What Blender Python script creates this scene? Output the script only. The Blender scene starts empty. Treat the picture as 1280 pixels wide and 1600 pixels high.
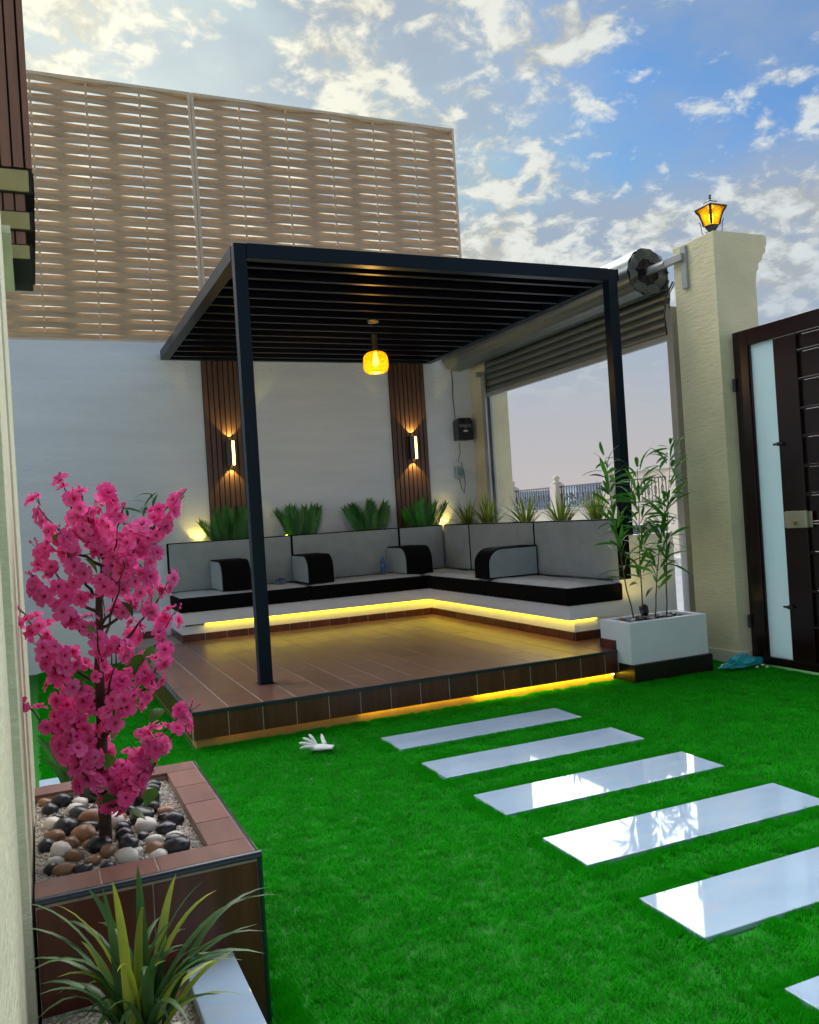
import bpy, bmesh, math, random
from mathutils import Vector, Matrix, noise
random.seed(7)
R = math.radians
sc = bpy.context.scene
col = sc.collection

# ------------------------------------------------------------------ camera
cam_d = bpy.data.cameras.new('camera')
cam = bpy.data.objects.new('camera', cam_d)
col.objects.link(cam)
cam_d.sensor_fit = 'VERTICAL'
cam_d.sensor_height = 36.0
cam_d.lens = 1337.36 / 1600 * 36.0
cam_d.clip_start = 0.05
cam_d.clip_end = 2000
YAW, PITCH, ROLL = 0.41336, 0.00308, -0.06293
cy, sy, cp, sp = math.cos(YAW), math.sin(YAW), math.cos(PITCH), math.sin(PITCH)
fw = Vector((sy*cp, cy*cp, sp)); rt = Vector((cy, -sy, 0)); up = rt.cross(fw)
c_, s_ = math.cos(ROLL), math.sin(ROLL)
rr = c_*rt + s_*up; uu = -s_*rt + c_*up
cam.matrix_world = Matrix(((rr.x, uu.x, -fw.x, 0), (rr.y, uu.y, -fw.y, 0), (rr.z, uu.z, -fw.z, 1.35), (0, 0, 0, 1)))
sc.camera = cam

# ------------------------------------------------------------------ world: sky with broken cloud, sun low behind it
SUN_EL, SUN_AZ = R(27), R(7)          # azimuth measured from +Y towards +X
sun_dir = Vector((math.sin(SUN_AZ)*math.cos(SUN_EL), math.cos(SUN_AZ)*math.cos(SUN_EL), math.sin(SUN_EL)))
w = bpy.data.worlds.new('World'); sc.world = w; w.use_nodes = True
wt = w.node_tree; wt.nodes.clear()
def wn(t, **k):
    n = wt.nodes.new(t)
    for a, b in k.items(): setattr(n, a, b)
    return n
def wl(a, b): wt.links.new(a, b)
def wmath(op, a, b=None, clamp=False):
    n = wn('ShaderNodeMath', operation=op); n.use_clamp = clamp
    for i, v in enumerate((a, b)):
        if v is None: continue
        if isinstance(v, (int, float)): n.inputs[i].default_value = v
        else: wl(v, n.inputs[i])
    return n.outputs[0]
def wramp(v, lo, hi, to0=0., to1=1., smooth=True):
    n = wn('ShaderNodeMapRange'); n.interpolation_type = 'SMOOTHSTEP' if smooth else 'LINEAR'
    wl(v, n.inputs[0]); n.inputs[1].default_value = lo; n.inputs[2].default_value = hi
    n.inputs[3].default_value = to0; n.inputs[4].default_value = to1
    return n.outputs[0]
def wmix(f, a, b):
    n = wn('ShaderNodeMix', data_type='RGBA')
    if isinstance(f, (int, float)): n.inputs[0].default_value = f
    else: wl(f, n.inputs[0])
    for i, v in ((6, a), (7, b)):
        if isinstance(v, tuple): n.inputs[i].default_value = (*v, 1)
        else: wl(v, n.inputs[i])
    return n.outputs[2]
tc = wn('ShaderNodeTexCoord'); sep = wn('ShaderNodeSeparateXYZ'); wl(tc.outputs['Generated'], sep.inputs[0])
dz = wmath('MAXIMUM', sep.outputs[2], 0.0)
den = wmath('ADD', dz, 0.34)
cu = wmath('DIVIDE', sep.outputs[0], den); cv = wmath('DIVIDE', sep.outputs[1], den)
cmb = wn('ShaderNodeCombineXYZ'); wl(cu, cmb.inputs[0]); wl(cv, cmb.inputs[1]); cmb.inputs[2].default_value = 8.8
def wnoise(scale, detail, rough, dist=0.0):
    n = wn('ShaderNodeTexNoise'); wl(cmb.outputs[0], n.inputs['Vector'])
    n.inputs['Scale'].default_value = scale; n.inputs['Detail'].default_value = detail
    n.inputs['Roughness'].default_value = rough; n.inputs['Distortion'].default_value = dist
    return n.outputs[0]
big = wnoise(1.5, 3, 0.5); mid = wnoise(5.8, 5, 0.55, 0.2); fine = wnoise(19.0, 7, 0.58, 0.25); soft = wnoise(2.4, 6, 0.55, 0.2)
dot = wn('ShaderNodeVectorMath', operation='DOT_PRODUCT'); wl(tc.outputs['Generated'], dot.inputs[0]); dot.inputs[1].default_value = sun_dir
sund = wmath('MAXIMUM', dot.outputs['Value'], 0.0)
glow = wmath('POWER', sund, 9.0); glow2 = wmath('POWER', sund, 60.0)
sky = wn('ShaderNodeTexSky', sky_type='NISHITA'); sky.sun_disc = False
sky.sun_elevation = SUN_EL; sky.sun_rotation = SUN_AZ
sky.air_density = 1.0; sky.dust_density = 0.6; sky.ozone_density = 3.0
skys = wn('ShaderNodeVectorMath', operation='MULTIPLY'); wl(sky.outputs[0], skys.inputs[0]); skys.inputs[1].default_value = (0.34, 0.56, 0.73)
# thin veil round the sun, then a soft lilac-grey layer thickening to the horizon, then small bright puffs
veil = wmath('MULTIPLY', wramp(sund, 0.86, 0.99), 0.66)
skm = wn('ShaderNodeVectorMath', operation='MINIMUM'); wl(skys.outputs[0], skm.inputs[0]); skm.inputs[1].default_value = (3.7, 4.4, 4.6)
skyc = wmix(veil, skm.outputs[0], (3.8, 4.3, 4.15))
low = wramp(sep.outputs[2], 0.12, 0.55, 0.19, 0.0)
sd = wmath('ADD', wmath('ADD', wmath('MULTIPLY', big, .5), wmath('MULTIPLY', soft, .5)), low)
smask = wmath('MULTIPLY', wramp(sd, 0.40, 0.61), 0.90)
skyc = wmix(smask, skyc, (2.15, 2.55, 3.15))
pd_ = wmath('ADD', wmath('MULTIPLY', big, 0.36), wmath('ADD', wmath('MULTIPLY', mid, 0.40), wmath('MULTIPLY', fine, 0.40)))
pd_ = wmath('ADD', pd_, wmath('MULTIPLY', glow, 0.035))
pmask = wmath('MULTIPLY', wramp(pd_, 0.548, 0.635), 0.95)
pcol = wmix(wmath('MULTIPLY', glow, 1.0, True), (4.0, 4.35, 4.5), (6.0, 5.8, 4.7))
pshade = wramp(fine, 0.38, 0.62, 0.60, 1.0)
pc = wn('ShaderNodeVectorMath', operation='SCALE'); wl(pcol, pc.inputs[0]); wl(pshade, pc.inputs['Scale'])
pfade = wramp(sep.outputs[2], 0.08, 0.27, 0.0, 1.0)
skyc = wmix(wmath('MULTIPLY', pmask, pfade), skyc, pc.outputs[0])
haze_f = wramp(sep.outputs[2], -0.02, 0.24, 0.95, 0.0)
skyc = wmix(haze_f, skyc, (3.25, 2.95, 2.9))
gl = wn('ShaderNodeVectorMath', operation='SCALE'); gl.inputs[0].default_value = (.5, .5, .4); wl(glow2, gl.inputs['Scale'])
low_s = wn('ShaderNodeVectorMath', operation='SCALE'); wl(skyc, low_s.inputs[0]); low_s.inputs['Scale'].default_value = .80
fin = wn('ShaderNodeVectorMath', operation='ADD'); wl(low_s.outputs[0], fin.inputs[0]); wl(gl.outputs[0], fin.inputs[1])
bg = wn('ShaderNodeBackground'); wl(fin.outputs[0], bg.inputs[0]); bg.inputs[1].default_value = 0.05
wo = wn('ShaderNodeOutputWorld'); wl(bg.outputs[0], wo.inputs[0])

sun_l = bpy.data.lights.new('sun', 'SUN'); sun_l.energy = 2.4; sun_l.angle = R(110); sun_l.color = (1, .985, .96)
sun = bpy.data.objects.new('sun', sun_l); col.objects.link(sun)
sun.rotation_euler = (-sun_dir).to_track_quat('-Z', 'Y').to_euler()

vs = sc.view_settings; vs.view_transform = 'Standard'; vs.look = 'None'; vs.gamma = 1; vs.use_curve_mapping = False
vs.exposure = 2.1
sc.render.engine = 'CYCLES'
sc.cycles.use_denoising = True
sc.cycles.max_bounces = 7; sc.cycles.transparent_max_bounces = 8; sc.cycles.caustics_reflective = False; sc.cycles.caustics_refractive = False
sc.cycles.sample_clamp_indirect = 4.0

# ------------------------------------------------------------------ materials
def mat(name, base, rough=0.6, metal=0.0, var=0.12, scale=6.0, stretch=(1, 1, 1), bump=0.0, bscale=40.0, bstretch=None,
        rand=0.0, coat=0.0, col2=None, trans=0.0, detail=5, spec=None, sheen=0.0, rvar=0.0, bdist=0.01):
    m = bpy.data.materials.new(name); m.use_nodes = True
    t = m.node_tree; b = t.nodes['Principled BSDF']
    tcn = t.nodes.new('ShaderNodeTexCoord')
    oi = t.nodes.new('ShaderNodeObjectInfo')
    mp = t.nodes.new('ShaderNodeMapping'); mp.inputs['Scale'].default_value = stretch
    off = t.nodes.new('ShaderNodeVectorMath'); off.operation = 'SCALE'; off.inputs[0].default_value = (17, 31, 23)
    t.links.new(oi.outputs['Random'], off.inputs['Scale'])
    t.links.new(tcn.outputs['Object'], mp.inputs['Vector'])
    t.links.new(off.outputs[0], mp.inputs['Location'])
    nz = t.nodes.new('ShaderNodeTexNoise'); nz.inputs['Scale'].default_value = scale; nz.inputs['Detail'].default_value = detail
    nz.inputs['Roughness'].default_value = .6
    t.links.new(mp.outputs[0], nz.inputs['Vector'])
    mr = t.nodes.new('ShaderNodeMapRange'); mr.inputs[1].default_value = .3; mr.inputs[2].default_value = .7
    t.links.new(nz.outputs[0], mr.inputs[0])
    mx = t.nodes.new('ShaderNodeMix'); mx.data_type = 'RGBA'
    c1 = tuple(max(0, v*(1-var)) for v in base); c2 = col2 or tuple(min(1, v*(1+var)) for v in base)
    mx.inputs[6].default_value = (*c1, 1); mx.inputs[7].default_value = (*c2, 1)
    t.links.new(mr.outputs[0], mx.inputs[0])
    out = mx.outputs[2]
    if rand:
        hs = t.nodes.new('ShaderNodeHueSaturation')
        mr2 = t.nodes.new('ShaderNodeMapRange'); mr2.inputs[3].default_value = 1-rand; mr2.inputs[4].default_value = 1+rand
        t.links.new(oi.outputs['Random'], mr2.inputs[0]); t.links.new(mr2.outputs[0], hs.inputs['Value'])
        t.links.new(out, hs.inputs['Color']); out = hs.outputs[0]
    t.links.new(out, b.inputs['Base Color'])
    b.inputs['Roughness'].default_value = rough; b.inputs['Metallic'].default_value = metal
    if rvar:
        mr3 = t.nodes.new('ShaderNodeMapRange'); mr3.inputs[3].default_value = max(0.02, rough-rvar); mr3.inputs[4].default_value = rough+rvar
        t.links.new(nz.outputs[0], mr3.inputs[0]); t.links.new(mr3.outputs[0], b.inputs['Roughness'])
    if coat: b.inputs['Coat Weight'].default_value = coat; b.inputs['Coat Roughness'].default_value = .08
    if spec is not None: b.inputs['Specular IOR Level'].default_value = spec
    if sheen: b.inputs['Sheen Weight'].default_value = sheen
    if trans: b.inputs['Transmission Weight'].default_value = trans
    if bump:
        mpb = t.nodes.new('ShaderNodeMapping'); mpb.inputs['Scale'].default_value = bstretch or (1, 1, 1)
        t.links.new(tcn.outputs['Object'], mpb.inputs['Vector'])
        nb = t.nodes.new('ShaderNodeTexNoise'); nb.inputs['Scale'].default_value = bscale; nb.inputs['Detail'].default_value = 4
        t.links.new(mpb.outputs[0], nb.inputs['Vector'])
        bp = t.nodes.new('ShaderNodeBump'); bp.inputs['Strength'].default_value = bump; bp.inputs['Distance'].default_value = bdist
        t.links.new(nb.outputs[0], bp.inputs['Height']); t.links.new(bp.outputs[0], b.inputs['Normal'])
    return m
def emit(name, c, s):
    m = bpy.data.materials.new(name); m.use_nodes = True; b = m.node_tree.nodes['Principled BSDF']
    b.inputs['Base Color'].default_value = (*c, 1); b.inputs['Emission Color'].default_value = (*c, 1); b.inputs['Emission Strength'].default_value = s
    return m
def leafmat(name, c1, c2, rough=.4, trans=.25, rand=.15, stretch=(1, 1, 1), scale=5):
    m = mat(name, c1, rough=rough, col2=c2, var=.1, rand=rand, scale=scale, stretch=stretch)
    t = m.node_tree; b = t.nodes['Principled BSDF']; o = t.nodes['Material Output']
    tr = t.nodes.new('ShaderNodeBsdfTranslucent'); ms = t.nodes.new('ShaderNodeMixShader'); ms.inputs[0].default_value = trans
    src = b.inputs['Base Color'].links[0].from_socket
    t.links.new(src, tr.inputs[0]); t.links.new(b.outputs[0], ms.inputs[1]); t.links.new(tr.outputs[0], ms.inputs[2]); t.links.new(ms.outputs[0], o.inputs[0])
    return m
M = {}
M['plaster'] = mat('white_plaster_skytint', (.74, .82, .96), .85, var=.06, scale=1.6, stretch=(.5, .5, 3.5), bump=.8, bscale=14, bstretch=(1.6, 1.6, 9), bdist=.014)  # blue of the skylight is mixed into the white wall's base colour
M['cream'] = mat('cream_plaster', (.70, .65, .44), .85, var=.10, scale=2.2, bump=.45, bscale=9, bstretch=(1.5, 1.5, 6), bdist=.016)
M['creampale'] = mat('pale_cream_plaster', (.70, .68, .52), .85, var=.08, scale=3, bump=.7, bscale=18, bstretch=(1, 1, 2.5), bdist=.01)
M['whitepaint'] = mat('white_paint_skytint', (.78, .83, .93), .55, var=.04, scale=3, bump=.12, bscale=25)  # white paint, with the sky's blue cast tinted into its colour
M['woven'] = mat('woven_wood', (.45, .335, .215), .6, var=.18, scale=3, stretch=(.6, 4, 8), rand=.10, bump=.15, bscale=30, bstretch=(.5, 1, 6))
M['wovenframe'] = mat('woven_frame', (.60, .50, .36), .55, var=.08)
M['slat'] = mat('brown_slat', (.085, .040, .030), .45, var=.25, scale=5, stretch=(6, 6, .6), rand=.12)
M['slatdark'] = mat('slat_backing', (.012, .008, .008), .7)
M['clad'] = mat('cladding', (.24, .115, .080), .5, var=.18, scale=4, stretch=(6, 6, .5), rand=.08)
M['steel'] = mat('black_steel_skytint', (.0015, .010, .022), .35, var=.2, scale=3, spec=.16, rvar=.06)  # near-black steel; blue of the reflected sky is put into the base
M['louvre'] = mat('louvre_steel', (.004, .003, .010), .36, var=.2, scale=3, spec=.22)
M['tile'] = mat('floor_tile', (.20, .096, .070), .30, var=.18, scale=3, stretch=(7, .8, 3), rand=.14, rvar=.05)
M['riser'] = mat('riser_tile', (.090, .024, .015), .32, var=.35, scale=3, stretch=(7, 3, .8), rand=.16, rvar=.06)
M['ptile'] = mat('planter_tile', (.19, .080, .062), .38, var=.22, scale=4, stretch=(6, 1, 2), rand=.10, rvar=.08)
M['basetile'] = mat('black_base_tile', (.014, .008, .008), .3, var=.3)
M['grout'] = mat('grout', (.42, .36, .32), .9, var=.15, scale=30)
M['groutdark'] = mat('dark_grout', (.34, .27, .23), .9, var=.2, scale=30)
M['trim'] = mat('black_edge_trim', (.012, .016, .026), .28, coat=.3)
M['black'] = mat('black_fabric', (.0025, .0025, .004), .85, var=.3, scale=30, spec=.12)
M['greytop'] = mat('pale_grey_fabric', (.46, .49, .51), .95, var=.09, scale=9, bump=.4, bscale=200, bdist=.002)
M['grey'] = mat('grey_fabric', (.30, .345, .37), .95, var=.09, scale=7, bump=.35, bscale=220, bdist=.002, sheen=.1)
M['marble'] = mat('white_marble_skytint', (.33, .46, .62), .035, var=.06, scale=2.2, stretch=(1, 2.2, 1), rand=.02, col2=(.40, .53, .69), spec=.6)  # white stone; bluish sky light is painted into the base colour
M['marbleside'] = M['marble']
M['turfbase'] = mat('turf_backing', (.006, .17, .004), .95, var=.4, scale=60)
M['asphalt'] = mat('pale_asphalt', (.22, .23, .25), .9, var=.15, scale=2, bump=.2, bscale=60)
M['paving'] = mat('pale_paving', (.46, .45, .44), .9, var=.1, scale=2)
M['farwall'] = mat('far_wall', (.55, .50, .42), .9, var=.08, scale=1.5)
M['iron'] = mat('black_iron', (.018, .018, .022), .5)
M['galv'] = mat('galvanised_steel', (.22, .25, .25), .40, metal=.7, var=.18, scale=2.5, stretch=(4, .5, 4), rvar=.1)
M['galvdark'] = mat('painted_steel', (.36, .38, .39), .45, metal=.25, var=.12, scale=3)
M['gate'] = mat('dark_wood_gate', (.012, .003, .003), .24, var=.35, scale=3, stretch=(6, 6, .7), spec=.4)
M['lock'] = mat('aged_brass', (.42, .40, .30), .35, metal=.6, var=.15)
M['plastic'] = mat('black_plastic', (.010, .012, .018), .25, var=.1, coat=.3)
M['soil'] = mat('soil', (.05, .035, .025), 1, var=.4, scale=40)
M['gravelbase'] = mat('gravel_bed', (.40, .36, .31), .95, var=.35, scale=80, bump=.8, bscale=90, bdist=.01)
M['gravel'] = mat('gravel_bits', (.55, .50, .44), .85, var=.35, scale=35)
M['st_black'] = mat('black_pebble', (.014, .017, .024), .28, var=.3, scale=9, rand=.3)
M['st_white'] = mat('white_pebble', (.66, .62, .58), .5, var=.15, scale=12, rand=.1)
M['st_brown'] = mat('brown_pebble', (.27, .14, .075), .4, var=.35, scale=10, rand=.3)
M['bark'] = mat('dark_bark', (.055, .028, .018), .85, var=.4, scale=18, bump=.8, bscale=50)
M['leaf'] = leafmat('blossom_leaf', (.030, .11, .018), (.09, .22, .02))
M['palm'] = leafmat('palm_leaf', (.012, .10, .014), (.04, .24, .02), trans=.2, rand=.25)
M['grassleaf'] = leafmat('striped_leaf', (.035, .11, .018), (.24, .30, .05), trans=.25, rand=.3, scale=3)
M['agave'] = leafmat('agave_leaf', (.022, .090, .035), (.07, .17, .035), trans=.18, rand=.25)
M['agavey'] = leafmat('agave_leaf_yellow', (.22, .31, .03), (.40, .44, .05), trans=.3, rand=.15)
M['bamboo'] = leafmat('bamboo_leaf', (.03, .17, .02), (.10, .34, .02), trans=.3, rand=.25)
M['cane'] = mat('bamboo_cane', (.11, .065, .03), .5, var=.3, scale=14)
M['glove'] = mat('glove_cotton', (.72, .74, .76), .95, var=.06, scale=30, bump=.3, bscale=200, bdist=.002)
M['glovegreen'] = mat('glove_cuff', (.03, .20, .13), .9)
M['bag'] = mat('cyan_plastic_film', (.02, .36, .42), .3, var=.3, scale=14, coat=.3)
M['whitebit'] = mat('white_scrap', (.8, .8, .78), .8)
M['orange'] = mat('plinth_board', (.50, .30, .10), .6, var=.2, scale=5)
M['tan'] = mat('yellow_tile', (.42, .36, .16), .55, var=.1)
M['gold'] = mat('brass', (.45, .33, .12), .3, metal=.9)
M['led'] = emit('led_strip', (1.0, .70, .02), 2.1)
M['ledtoe'] = emit('led_strip_toe', (1.0, .72, .02), 9)
M['ledmid'] = emit('led_strip_dimmer', (1.0, .66, .02), 2.4)
M['ledfaint'] = emit('led_strip_end', (1.0, .56, .04), .3)
M['lampglow'] = emit('sconce_diffuser', (1.0, .74, .14), 2.4)
M['bulb'] = emit('warm_bulb', (1.0, .70, .20), 6)
M['bulby'] = emit('spot_lens', (1.0, .78, .05), 3)
def glass(name, c, rough, trans=1.0, ior=1.2):
    m = mat(name, c, rough, var=.03, trans=trans); m.node_tree.nodes['Principled BSDF'].inputs['IOR'].default_value = ior
    return m
ma = mat('amber_glass', (.9, .5, .06), .08, var=.1, scale=20)
t = ma.node_tree; b = t.nodes['Principled BSDF']; o = t.nodes['Material Output']
tp_ = t.nodes.new('ShaderNodeBsdfTransparent'); tp_.inputs[0].default_value = (1.0, .84, .34, 1)
tl_ = t.nodes.new('ShaderNodeBsdfTranslucent'); tl_.inputs[0].default_value = (1.0, .72, .08, 1)
m1 = t.nodes.new('ShaderNodeMixShader'); m1.inputs[0].default_value = .16; t.links.new(tp_.outputs[0], m1.inputs[1]); t.links.new(tl_.outputs[0], m1.inputs[2])
m2 = t.nodes.new('ShaderNodeMixShader'); m2.inputs[0].default_value = .12; t.links.new(m1.outputs[0], m2.inputs[1]); t.links.new(b.outputs[0], m2.inputs[2])
t.links.new(m2.outputs[0], o.inputs[0]); M['amber'] = ma
M['bottle'] = glass('clear_blue_plastic', (.45, .68, .95), .08)
M['label'] = mat('blue_label', (.05, .18, .6), .5)
# frosted pane: lets daylight through, scattering it
mm = mat('frosted_glass', (.62, .76, .78), .25, var=.03, scale=2)
t = mm.node_tree; b = t.nodes['Principled BSDF']; tr = t.nodes.new('ShaderNodeBsdfTranslucent'); tr.inputs[0].default_value = (.72, .86, .88, 1)
ms = t.nodes.new('ShaderNodeMixShader'); ms.inputs[0].default_value = .6
t.links.new(b.outputs[0], ms.inputs[1]); t.links.new(tr.outputs[0], ms.inputs[2]); t.links.new(ms.outputs[0], t.nodes['Material Output'].inputs[0]); M['frost'] = mm
# petals: pale magenta rim, red heart (attribute 'rad' = distance from the heart)
pm = leafmat('petal', (.90, .040, .35), (.98, .22, .60), rough=.8, trans=.40, rand=.12)
t = pm.node_tree
at = t.nodes.new('ShaderNodeAttribute'); at.attribute_name = 'rad'
mr = t.nodes.new('ShaderNodeMapRange'); mr.inputs[1].default_value = .0; mr.inputs[2].default_value = .45; t.links.new(at.outputs['Fac'], mr.inputs[0])
src = t.nodes['Principled BSDF'].inputs['Base Color'].links[0].from_socket
mxp = t.nodes.new('ShaderNodeMix'); mxp.data_type = 'RGBA'; mxp.inputs[6].default_value = (.60, .004, .06, 1)
t.links.new(mr.outputs[0], mxp.inputs[0]); t.links.new(src, mxp.inputs[7])
for n in t.nodes:
    if n.type in ('BSDF_PRINCIPLED',): t.links.new(mxp.outputs[2], n.inputs['Base Color'])
    if n.type == 'BSDF_TRANSLUCENT': t.links.new(mxp.outputs[2], n.inputs[0])
M['petal'] = pm
# marble veins
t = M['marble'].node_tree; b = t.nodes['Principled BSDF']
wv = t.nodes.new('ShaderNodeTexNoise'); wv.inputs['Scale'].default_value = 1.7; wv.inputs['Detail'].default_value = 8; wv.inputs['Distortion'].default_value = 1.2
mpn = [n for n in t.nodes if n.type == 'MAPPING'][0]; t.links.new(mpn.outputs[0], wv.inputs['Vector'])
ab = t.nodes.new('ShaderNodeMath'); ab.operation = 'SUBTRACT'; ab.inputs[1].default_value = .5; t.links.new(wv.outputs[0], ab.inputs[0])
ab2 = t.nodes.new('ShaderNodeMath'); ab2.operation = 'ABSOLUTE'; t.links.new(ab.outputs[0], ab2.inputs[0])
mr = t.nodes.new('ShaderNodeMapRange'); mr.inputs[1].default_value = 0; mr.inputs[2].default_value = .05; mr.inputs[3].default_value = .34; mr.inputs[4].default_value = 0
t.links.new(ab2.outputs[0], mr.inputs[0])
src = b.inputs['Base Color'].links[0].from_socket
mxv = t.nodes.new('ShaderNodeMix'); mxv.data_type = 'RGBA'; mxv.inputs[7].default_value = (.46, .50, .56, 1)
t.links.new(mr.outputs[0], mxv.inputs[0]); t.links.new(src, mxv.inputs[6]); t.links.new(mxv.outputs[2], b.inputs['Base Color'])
# turf blade: mostly deep emerald with lighter and dry-tipped fibres
gm = leafmat('turf_fibre', (.007, .33, .004), (.018, .50, .009), rough=.7, trans=.25, rand=.13)
gm.node_tree.nodes['Principled BSDF'].inputs['Specular IOR Level'].default_value = .12
M['turf'] = gm

# ------------------------------------------------------------------ mesh helpers
class MB:
    def __init__(s): s.v = []; s.f = []; s.sm = []
    def add(s, vs, fs, smooth=False):
        o = len(s.v); s.v += [tuple(v) for v in vs]
        for f in fs: s.f.append(tuple(i+o for i in f)); s.sm.append(smooth)
        return s
    def box(s, x0, x1, y0, y1, z0, z1, rot=None, piv=None):
        vs = [Vector((x, y, z)) for z in (z0, z1) for y in (y0, y1) for x in (x0, x1)]
        if rot is not None:
            pv = Vector(piv) if piv else Vector(((x0+x1)/2, (y0+y1)/2, (z0+z1)/2))
            vs = [pv + rot @ (v-pv) for v in vs]
        return s.add(vs, [(0, 2, 3, 1), (4, 5, 7, 6), (0, 1, 5, 4), (2, 6, 7, 3), (0, 4, 6, 2), (1, 3, 7, 5)])
    def prism(s, prof, axis, a, b, smooth=False):
        n = len(prof)
        def P(u, v, w):
            return {'x': (w, u, v), 'y': (u, w, v), 'z': (u, v, w)}[axis]
        vs = [P(u, v, a) for u, v in prof] + [P(u, v, b) for u, v in prof]
        o = len(s.v)
        s.add(vs, [(i, (i+1) % n, n+(i+1) % n, n+i) for i in range(n)], smooth)
        s.add(vs, [tuple(range(n))[::-1], tuple(range(n, 2*n))])
        return s
    def tube(s, pts, rad, n=8, smooth=True, cap=True):
        pts = [Vector(p) for p in pts]; rings = []
        if not hasattr(rad, '__len__'): rad = [rad]*len(pts)
        prev = None
        for i, p in enumerate(pts):
            d = (pts[min(i+1, len(pts)-1)] - pts[max(i-1, 0)])
            d = d.normalized() if d.length > 1e-9 else Vector((0, 0, 1))
            if prev is None:
                a = d.orthogonal().normalized()
            else:
                a = prev - d*prev.dot(d); a = a.normalized() if a.length > 1e-6 else d.orthogonal().normalized()
            prev = a; bb = d.cross(a)
            rings.append([p + (a*math.cos(2*math.pi*k/n) + bb*math.sin(2*math.pi*k/n))*rad[i] for k in range(n)])
        vs = [v for r_ in rings for v in r_]
        fs = [(i*n+k, i*n+(k+1) % n, (i+1)*n+(k+1) % n, (i+1)*n+k) for i in range(len(pts)-1) for k in range(n)]
        s.add(vs, fs, smooth)
        if cap: s.add(rings[0], [tuple(range(n))[::-1]]); s.add(rings[-1], [tuple(range(n))])
        return s
    def lathe(s, prof, cx, cy, n=20, smooth=True):
        vs = [(cx+r_*math.cos(2*math.pi*k/n), cy+r_*math.sin(2*math.pi*k/n), z) for r_, z in prof for k in range(n)]
        fs = [(i*n+k, i*n+(k+1) % n, (i+1)*n+(k+1) % n, (i+1)*n+k) for i in range(len(prof)-1) for k in range(n)]
        return s.add(vs, fs, smooth)
    def mesh(s, name):
        me = bpy.data.meshes.new(name); me.from_pydata(s.v, [], s.f); me.polygons.foreach_set('use_smooth', s.sm); me.update()
        return me
    def build(s, name, m, parent=None, bevel=0.0, seg=2):
        me = s.mesh(name); bm = bmesh.new(); bm.from_mesh(me); bmesh.ops.recalc_face_normals(bm, faces=bm.faces); bm.to_mesh(me); bm.free()
        me.materials.append(m if not isinstance(m, str) else M[m])
        o = bpy.data.objects.new(name, me); col.objects.link(o)
        if parent: o.parent = parent
        if bevel:
            md = o.modifiers.new('bevel', 'BEVEL'); md.width = bevel; md.segments = seg; md.limit_method = 'ANGLE'; md.harden_normals = False
        return o
def empty(name, loc=(0, 0, 0)):
    o = bpy.data.objects.new(name, None); o.empty_display_size = .1; col.objects.link(o); o.location = loc
    return o
def tag(o, label=None, cat=None, group=None, kind=None):
    if label: o['label'] = label
    if cat: o['category'] = cat
    if group: o['group'] = group
    if kind: o['kind'] = kind
    return o
def thing(name, label, cat, group=None): return tag(empty(name), label, cat, group)
def setp(o, p):
    o.parent = p; o.matrix_parent_inverse = p.matrix_world.inverted() if False else Matrix.Identity(4)
def inst(name, me, parent, mw):
    o = bpy.data.objects.new(name, me); col.objects.link(o)
    o.matrix_basis = mw
    if parent: o.parent = parent
    return o
def box(name, m, parent, x0, x1, y0, y1, z0, z1, bevel=0.0):
    return MB().box(x0, x1, y0, y1, z0, z1).build(name, m, parent, bevel)
def light(name, typ, loc, energy, color, parent=None, size=.03, target=None, spot=None, blend=.4):
    l = bpy.data.lights.new(name, typ); l.energy = energy; l.color = color
    if typ in ('POINT', 'SPOT'): l.shadow_soft_size = size
    if typ == 'SPOT': l.spot_size = spot; l.spot_blend = blend
    o = bpy.data.objects.new(name, l); col.objects.link(o); o.location = loc
    if target is not None: o.rotation_euler = (Vector(target)-Vector(loc)).to_track_quat('-Z', 'Y').to_euler()
    if parent: o.parent = parent
    return o
WARM = (1.0, .62, .18)

# ------------------------------------------------------------------ setting: ground, street, lawn backing
g = MB().add([(-900, -900, -.16), (900, -900, -.16), (900, 900, -.16), (-900, 900, -.16)], [(0, 1, 2, 3)]).build('ground', M['paving']); tag(g, kind='structure')
g = MB().add([(5.7, -60, -.150), (13.6, -60, -.150), (13.6, 300, -.150), (5.7, 300, -.150)], [(0, 1, 2, 3)]).build('street', M['asphalt']); tag(g, kind='structure')
k = box('kerb', M['paving'], None, 13.6, 13.78, -60, 300, -.17, -.03, .02); tag(k, kind='structure')
k = box('pavement', M['paving'], None, 13.78, 14.9, -60, 300, -.155, -.05); tag(k, kind='structure')
k = box('courtyard', M['turfbase'], None, -2.0, 5.35, -4.0, 9.85, -.17, 0.0); tag(k, kind='structure')

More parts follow.
